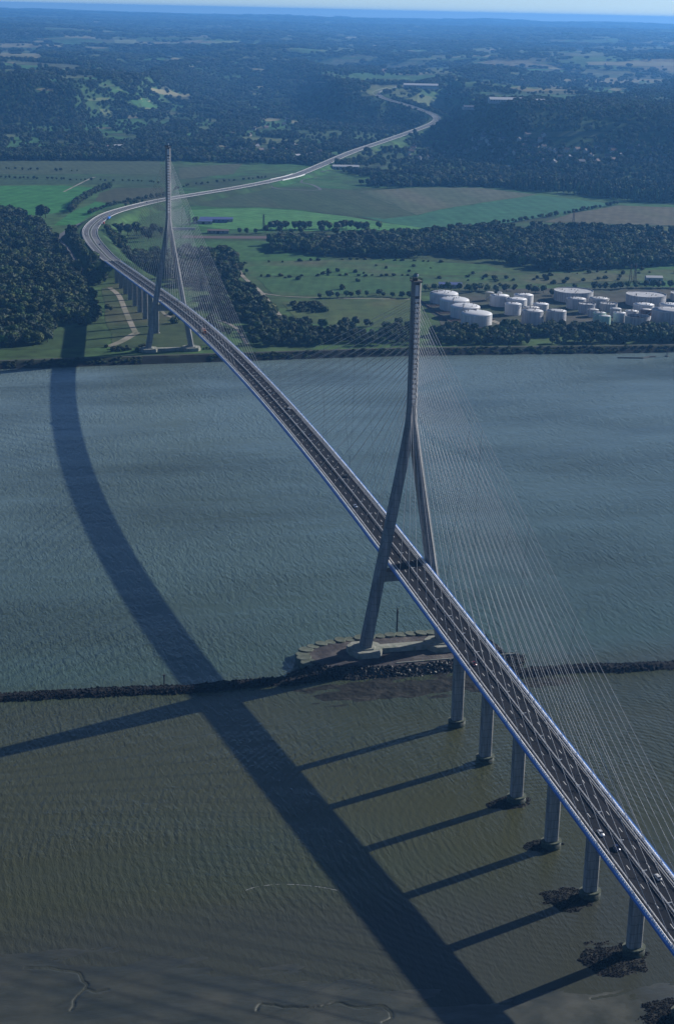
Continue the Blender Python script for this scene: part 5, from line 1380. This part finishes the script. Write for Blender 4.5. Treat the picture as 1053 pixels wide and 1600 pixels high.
hedge([(268, 300), (300, 290), (420, 278)], 10, 6, 'tree in the hedge above the motorway', 'trees of the hedge above the motorway', gap=.4)
hedge([(690, 364), (720, 357), (800, 348), (880, 335), (962, 320)], 10, 8, 'tree in the slanting hedge between teal and stubble fields', 'trees of the slanting hedge', gap=.15)
hedge([(840, 351), (900, 354), (1000, 356), (1100, 357)], 12, 7, 'tree in the straight hedge under the stubble field', 'trees of the straight hedge', gap=.2)
hedge([(500, 466), (560, 464), (600, 463), (640, 466)], 9, 9, 'tree in the row left of the near pylon top', 'trees of the row left of the near pylon', width=8)
hedge([(662, 456), (690, 453), (760, 455)], 8, 9, 'tree in the row behind the domed tanks', 'trees of the row behind the domed tanks', width=8)
hedge([(735, 458), (770, 456), (810, 456), (850, 459), (865, 462)], 9, 10, 'tree in the row behind the middle tanks', 'trees of the row behind the middle tanks', width=10)
hedge([(925, 452), (970, 451), (1020, 450), (1100, 452)], 8, 10, 'tree in the row behind the right tanks', 'trees of the row behind the right tanks', width=10)
hedge([(372, 412), (450, 409), (560, 406), (700, 410)], 9, 4, 'bush on the ditch along the belt', 'bushes along the marsh ditches', kind='bush', gap=.4)
hedge([(376, 411), (384, 424), (392, 432), (500, 431), (640, 431)], 10, 3.5, 'bush on the marsh ditch', 'bushes along the marsh ditches', kind='bush', gap=.4)
wood([(420, 432), (560, 410), (860, 415), (1060, 425), (1060, 447), (560, 458)], 15, 3.8, 'bush out on the rough marsh meadow', 'bushes on the marsh meadow', kind='bush', dens=.3, jit=.6, clump=.56)
wood([(440, 470), (500, 476), (520, 488), (470, 490)], 9, 5, 'bush in the thicket left of the near pylon', 'bushes of the thicket by the dirt track', kind='bush', dens=.8)
wood([(240, 482), (330, 470), (380, 520), (350, 540), (300, 530)], 14, 5, 'bush on the grass under the far span', 'bushes under the far span', kind='bush', dens=.25, jit=.5)
q = gz(168, 486, BZ); CAND.append(('round', q[0], q[1], q[2], .75, .75, 'small dark tree between the shadows of the far viaduct piers', 'trees under the far viaduct'))
q = gz(174, 487, BZ); CAND.append(('round', q[0], q[1], q[2], .55, .55, 'small dark tree between the shadows of the far viaduct piers', 'trees under the far viaduct'))
wood([(140, 428), (165, 424), (174, 434), (160, 446), (142, 446)], 7, 11, 'dark tree below the far abutment', 'trees below the far abutment')
wood([(805, 290), (1110, 306), (1110, 318), (1000, 316), (900, 304), (800, 296)], 9, 15, 'slender poplar in the plantation above the stubble field', 'poplars of the plantation at right', kind='poplar', dens=.95)
wood([(560, 290), (620, 284), (700, 284), (810, 290), (900, 292), (1110, 296), (1110, 303), (960, 300), (800, 293), (640, 291)], 10, 13, 'tree in the band along the foot of the right hill', 'trees along the foot of the right hill', dens=.85)
wood([(580, 291), (640, 286), (700, 288), (690, 291.5), (600, 295)], 9, 11, 'pale tree at the left corner of the crop field', 'trees at the corner of the crop field', dens=.6)
wood([(0, 240), (120, 238), (250, 240), (420, 246), (540, 262), (560, 270), (470, 256), (400, 256), (250, 251), (0, 251)], 12, 13, 'tree in the band along the far edge of the marsh', 'trees along the far edge of the marsh', dens=.85)

for k in range(9):
    q = (38 + 12 * random.random(), -14 + 22 * random.random()); ss = random.uniform(.25, .42)
    CAND.append(('bush', q[0], q[1], 4.0, ss, ss, 'dark green shrub on the right end of the rock island', 'shrubs on the right end of the island'))
for k in range(700):
    x = random.uniform(-420, 700); q = random.uniform(2, 12.5); y = float(ybank(x)) + q
    if abs(x) < 34: continue
    ss = random.uniform(.08, .2)
    CAND.append(('bush', x, y, float(np.interp(q, [0, 13, 18, 30], [0, 5.6, 5.6, BZ])), ss * 1.5, ss, 'low scrub bush on the river dyke', 'scrub bushes along the river dyke'))
# the 300 broadleaf trees that show largest become objects; the rest of the planted trees are one mass
def size_seen(c): return c[5] / math.hypot(c[1] - CX, c[2] - CY)
MASS = {'round': [], 'poplar': [], 'bush': []}
LIMIT = {'round': 295, 'poplar': 60, 'bush': 70}
for kind in ('round', 'poplar', 'bush'):
    L = [c for c in CAND if c[0] == kind]
    pr = project(np.array([[c[1], c[2], c[3] + 5] for c in L]))
    inside = (pr[:, 0] > 2) & (pr[:, 0] < IW - 2)
    # trees lying in front within their wood show more of themselves: favour the near edge
    L2 = sorted(((size_seen(c) * (1.0 if i else 0), k) for k, (c, i) in enumerate(zip(L, inside))), reverse=True)
    pick = set(k for s, k in L2[:LIMIT[kind]] if s > 0)
    for k, c in enumerate(L):
        if k in pick:
            _, x, y, z, sx, sz, lab, grp = c
            vi = RNG.integers(0, len(VAR[kind]))
            if kind == 'bush':
                o = link('bush', VAR[kind][vi][2], None, (x, y, z), (0, 0, random.random() * 6.28), (sx * 3, sx * 3, sz * 3)); tag(o, lab, 'bush', grp); continue
            e = empty(TNAME[kind], (x, y, z), random.random() * 6.28, lab, 'tree', grp); e.scale = (sx, sx, sz)
            link('crown', VAR[kind][vi][0], e); link('trunk', VAR[kind][vi][1], e)
        else: MASS[kind].append(c)
MLAB = {'round': ('woodland', 'dark green woodland and hedges covering the rest of the far bank'), 'poplar': ('poplar_plantation', 'ranks of slender poplars in the plantation at right'), 'bush': ('scrub', 'low scrub dotted over the marsh meadows')}
# the wooded hills beyond the marsh
def hill_trees(D0, D1, spacing, width, hgt, seed):
    half = math.radians(15.5)
    area = half * (D1 ** 2 - D0 ** 2); n = int(area / spacing ** 2)
    D = np.sqrt(RNG.random(n) * (D1 ** 2 - D0 ** 2) + D0 ** 2); a = YAW + (RNG.random(n) * 2 - 1) * half
    x = CX + D * np.sin(a); y = CY + D * np.cos(a); h = height0(x, y)
    pb = bearing_px(x, y)
    edge = np.interp(pb, [0, 250, 400, 470, 540, 580, 650, 800, 1053], [3905, 3915, 3910, 3885, 3670, 3465, 3460, 3470, 3390])
    hill = D > edge
    # valley floor meadows
    i1, i2, e = cells(x + .35 * y, y * 1.0, 330, 61)
    typ = field_type(i1, x, y, h, D)
    low = (h <= 13)
    p = np.select([typ == 0, typ == 4], [1.0, .42], .02)
    p = np.where(e < 14 + .12 * spacing, np.maximum(p, .8), p)
    nz = fbm(x / 160, y / 160, 141, 3)
    p = np.where(low, np.where(nz > .43, .9, .22), p)
    p = p * np.where(nz < .43, .3, 1)
    ok = hill & (RNG.random(n) < p)
    x, y, D, h = x[ok], y[ok], D[ok], h[ok]
    ok = clear(x, y, 26)
    pp = project(np.stack([x, y, h], 1))
    tops = [project(np.stack([x, y, h + f * 10.5 * hgt], 1))[:, :2] for f in (.33, .66, 1.0)]
    for poly in HILL_CLEAR:
        q = np.array(poly); a, b2 = q.min(0), q.max(0)
        j = np.nonzero((pp[:, 0] > a[0]) & (pp[:, 0] < b2[0]) & (pp[:, 1] > a[1]) & (tops[2][:, 1] < b2[1]))[0]
        hit = in_poly(pp[j, 0], pp[j, 1], poly)
        for t in tops: hit |= in_poly(t[j, 0], t[j, 1], poly)
        ok[j] &= ~(hit & (RNG.random(len(j)) > .12))
    x, y = x[ok], y[ok]; z = height(x, y)
    m_ = len(x); w = RNG.uniform(.75, 1.25, m_) * (.8 + .5 * vnoise(x / 60, y / 60, 145))
    return np.stack([x, y, z - .5], 1), np.stack([w * width, w * width, w * RNG.uniform(.85, 1.2, m_) * hgt], 1)
HILL_CLEAR = []
def meadow(poly, c1, label):
    """a clearing on the hills: its own draped sheet and no trees"""
    HILL_CLEAR.append(poly)
    P = np.array([gp(*p) for p in poly]); mb = MB()
    n = len(P); c = P.mean(0); rings = []
    for t in (1.0, .75, .5, .25):
        ring = []
        for i in range(n):
            for k in range(4):
                q = P[i] * (1 - k / 4) + P[(i + 1) % n] * (k / 4); q = c + (q - c) * t * (1 + (random.random() - .5) * .06); ring.append((q[0], q[1]))
        rings.append(np.array(ring))
    A = np.concatenate(rings); Z = height(A[:, 0], A[:, 1]) + 1.2; k = len(rings[0])
    V = np.concatenate([np.column_stack([A, Z]), [[c[0], c[1], float(height(c[0], c[1])) + 1.2]]])
    fs = [(r * k + i, r * k + (i + 1) % k, (r + 1) * k + (i + 1) % k, (r + 1) * k + i) for r in range(3) for i in range(k)] + [(3 * k + i, 3 * k + (i + 1) % k, 4 * k) for i in range(k)]
    mb.add(V, fs); o = mb.build('field', noise_mat('hill_crop', tuple(v * .85 for v in c1), tuple(v * 1.15 for v in c1), .012, .95, spec=.1, detail=7), fix=False)
    for p in o.data.polygons:
        if p.normal.z < 0: p.flip()
    tag(o, label, 'field', 'small fields on the far hills' if label.startswith('small hedged') else None, 'structure')
GRN = (.05, .125, .04); STR = (.19, .18, .10); OLV = (.10, .125, .055)
meadow([(235, 137), (262, 140), (300, 147), (298, 152), (262, 147), (238, 142)], STR, 'pale stubble strip on the hill in the central valley')
meadow([(203, 157), (236, 162), (252, 168), (215, 167)], GRN, 'green clearing on the left hill shoulder')
meadow([(40, 199), (110, 197), (112, 205), (40, 207)], GRN, 'long green meadow at the foot of the left hill')
meadow([(128, 195), (175, 190), (178, 205), (130, 205)], GRN, 'green meadow in the valley mouth')
meadow([(178, 188), (215, 185), (235, 196), (205, 206), (180, 200)], GRN, 'broad green meadow in the central valley')
meadow([(155, 170), (175, 172), (180, 184), (165, 182)], OLV, 'small olive clearing on the left hill')
meadow([(408, 192), (438, 189), (462, 197), (430, 203), (412, 200)], GRN, 'bright green meadow below the central knoll')
meadow([(380, 214), (420, 216), (468, 219), (466, 228), (400, 226), (380, 222)], OLV, 'rough meadow with trees at the marsh edge')
meadow([(12, 215), (60, 214), (82, 218), (20, 232), (10, 230)], GRN, 'green strip at the marsh edge at far left')
meadow([(32, 102), (66, 103), (62, 109), (34, 108)], GRN, 'light green field on the left plateau')
meadow([(178, 62), (214, 62), (212, 69), (180, 68)], (.16, .19, .10), 'pale field high on the hazy left plateau')
meadow([(100, 56), (152, 56), (150, 61), (104, 61)], STR, 'tan field on the far left plateau')
meadow([(0, 68), (100, 69), (102, 74), (0, 75)], STR, 'long tan field strip at far left')
meadow([(0, 83), (66, 84), (64, 92), (0, 92)], STR, 'wide tan field at the left edge')
meadow([(224, 91), (258, 91), (257, 94), (226, 94)], GRN, 'thin bright green field on the plateau left of centre')
meadow([(455, 75), (560, 73), (556, 79), (450, 80)], OLV, 'long pale field in the far middle')
meadow([(546, 116), (580, 113), (615, 116), (640, 118), (610, 122), (560, 120)], GRN, 'green field behind the central knoll')
meadow([(590, 108), (640, 107), (646, 111), (600, 113)], (.20, .14, .085), 'reddish ploughed strip on the plateau')
meadow([(655, 105), (700, 106), (728, 117), (720, 121), (665, 116), (650, 110)], OLV, 'pale green field with tree clumps on the plateau')
meadow([(795, 138), (860, 134), (905, 137), (900, 142), (820, 144)], (.16, .15, .075), 'golden field on the plateau right of centre')
meadow([(870, 124), (950, 122), (1055, 124), (1055, 130), (960, 130), (880, 128)], (.17, .155, .085), 'long straw coloured field on the right plateau')
meadow([(910, 138), (940, 136), (970, 141), (1000, 143), (960, 146), (920, 143)], GRN, 'bright green field on the right plateau')
meadow([(915, 97), (985, 97), (1055, 98), (1055, 104), (980, 103), (920, 102)], STR, 'pale field at the right edge of the plateau')
meadow([(1020, 158), (1055, 157), (1055, 163), (1025, 163)], GRN, 'green field at the right edge on the hill top')
meadow([(985, 74), (1055, 74), (1055, 77), (990, 77)], OLV, 'thin pale field on the far right plateau')
meadow([(610, 138), (640, 140), (655, 150), (690, 155), (715, 160), (700, 168), (650, 160), (625, 152), (605, 146)], OLV, 'cut grass slope beside the climbing motorway')
meadow([(570, 142), (590, 138), (620, 134), (612, 137), (592, 142), (585, 150), (575, 148)], OLV, 'grass verge inside the upper motorway bend')
meadow([(700, 150), (725, 152), (745, 158), (740, 165), (715, 168), (705, 160)], GRN, 'green clearing at the top of the right hill')
meadow([(820, 208), (880, 206), (950, 207), (920, 215), (830, 216)], OLV, 'dim clearing on the dark right hillside')
def hill_fields():
    rr = random.Random(11); n = 0
    pal = [GRN, GRN, OLV, OLV, (.075, .11, .05), STR]
    while n < 190:
        px = rr.uniform(-10, 1060); py = 58 + 175 * rr.random() ** 1.25
        if (px > 690 and 162 < py < 205) or (px < 150 and 148 < py < 196) or (470 < px < 660 and 150 < py < 205) or (px > 560 and py > 215) or (190 < px < 300 and 100 < py < 135): continue
        if py > 205 and px > 520: continue
        w = rr.uniform(5, 19) * (1.5 if py < 130 else 1.0); h = rr.uniform(1.3, 2.6) * (.7 if py < 110 else 1.25 if py > 170 else 1.0); sk = rr.uniform(-.12, .05) * w
        c = rr.choice(pal); k = rr.uniform(.7, 1.2)
        meadow([(px - w, py + sk), (px - w * .3, py - h + rr.uniform(-.4, .4)), (px + w, py - h * .7 - sk), (px + w * .9, py + h * .6), (px - w * .2, py + h + rr.uniform(-.3, .5))], tuple(v * k for v in c), 'small hedged field among the woods of the far hills')
        n += 1
hill_fields()
HPT = [hill_trees(3350, 5600, 9.5, .95, .95, 1), hill_trees(5600, 8200, 14, 1.45, 1.1, 2), hill_trees(8200, 13000, 27, 2.9, 1.25, 3), hill_trees(13000, 23000, 60, 7.0, 1.6, 4), hill_trees(23000, 34000, 150, 17.0, 2.2, 5)]
for kind in ('round', 'poplar', 'bush'):
    c = MASS[kind]
    if not c: continue
    k = 3 if kind == 'bush' else 1
    scatter(MLAB[kind][0], [(q[1], q[2], q[3]) for q in c], [(q[4] * k, q[4] * k, q[5] * k) for q in c], SRC[kind], len(VAR[kind]), MLAB[kind][1])
scatter('hill_woodland', np.concatenate([h[0] for h in HPT]), np.concatenate([h[1] for h in HPT]), SRC['round'], 7, 'continuous dark woodland, hedges and copses over the far hills')
print('trees', len(CAND), [len(h[0]) for h in HPT])

# ------------------------------------------------------------------ haze
zmin = min(float(GH.min()), -4.0) - 1.0
m = bpy.data.materials.new('haze'); m.use_nodes = True; nt = m.node_tree
for n in list(nt.nodes):
    if n.type == 'BSDF_PRINCIPLED': nt.nodes.remove(n)
pv = nt.nodes.new('ShaderNodeVolumePrincipled')
pv.inputs['Color'].default_value = (*HAZE_COLOR, 1); pv.inputs['Density'].default_value = HAZE_DENSITY; pv.inputs['Anisotropy'].default_value = .35
nt.links.new(pv.outputs[0], nt.nodes['Material Output'].inputs['Volume'])
X0, X1 = float(GX.min()) - 500, float(GX.max()) + 500
X0 = min(X0, -31000); X1 = max(X1, 31000)
mb = MB(); mb.box(X0, X1, -21000, float(GY.max()) + 500, zmin, CZ + 24)
tag(mb.build('haze', m), 'thin blue haze lying over the whole country', kind='stuff')
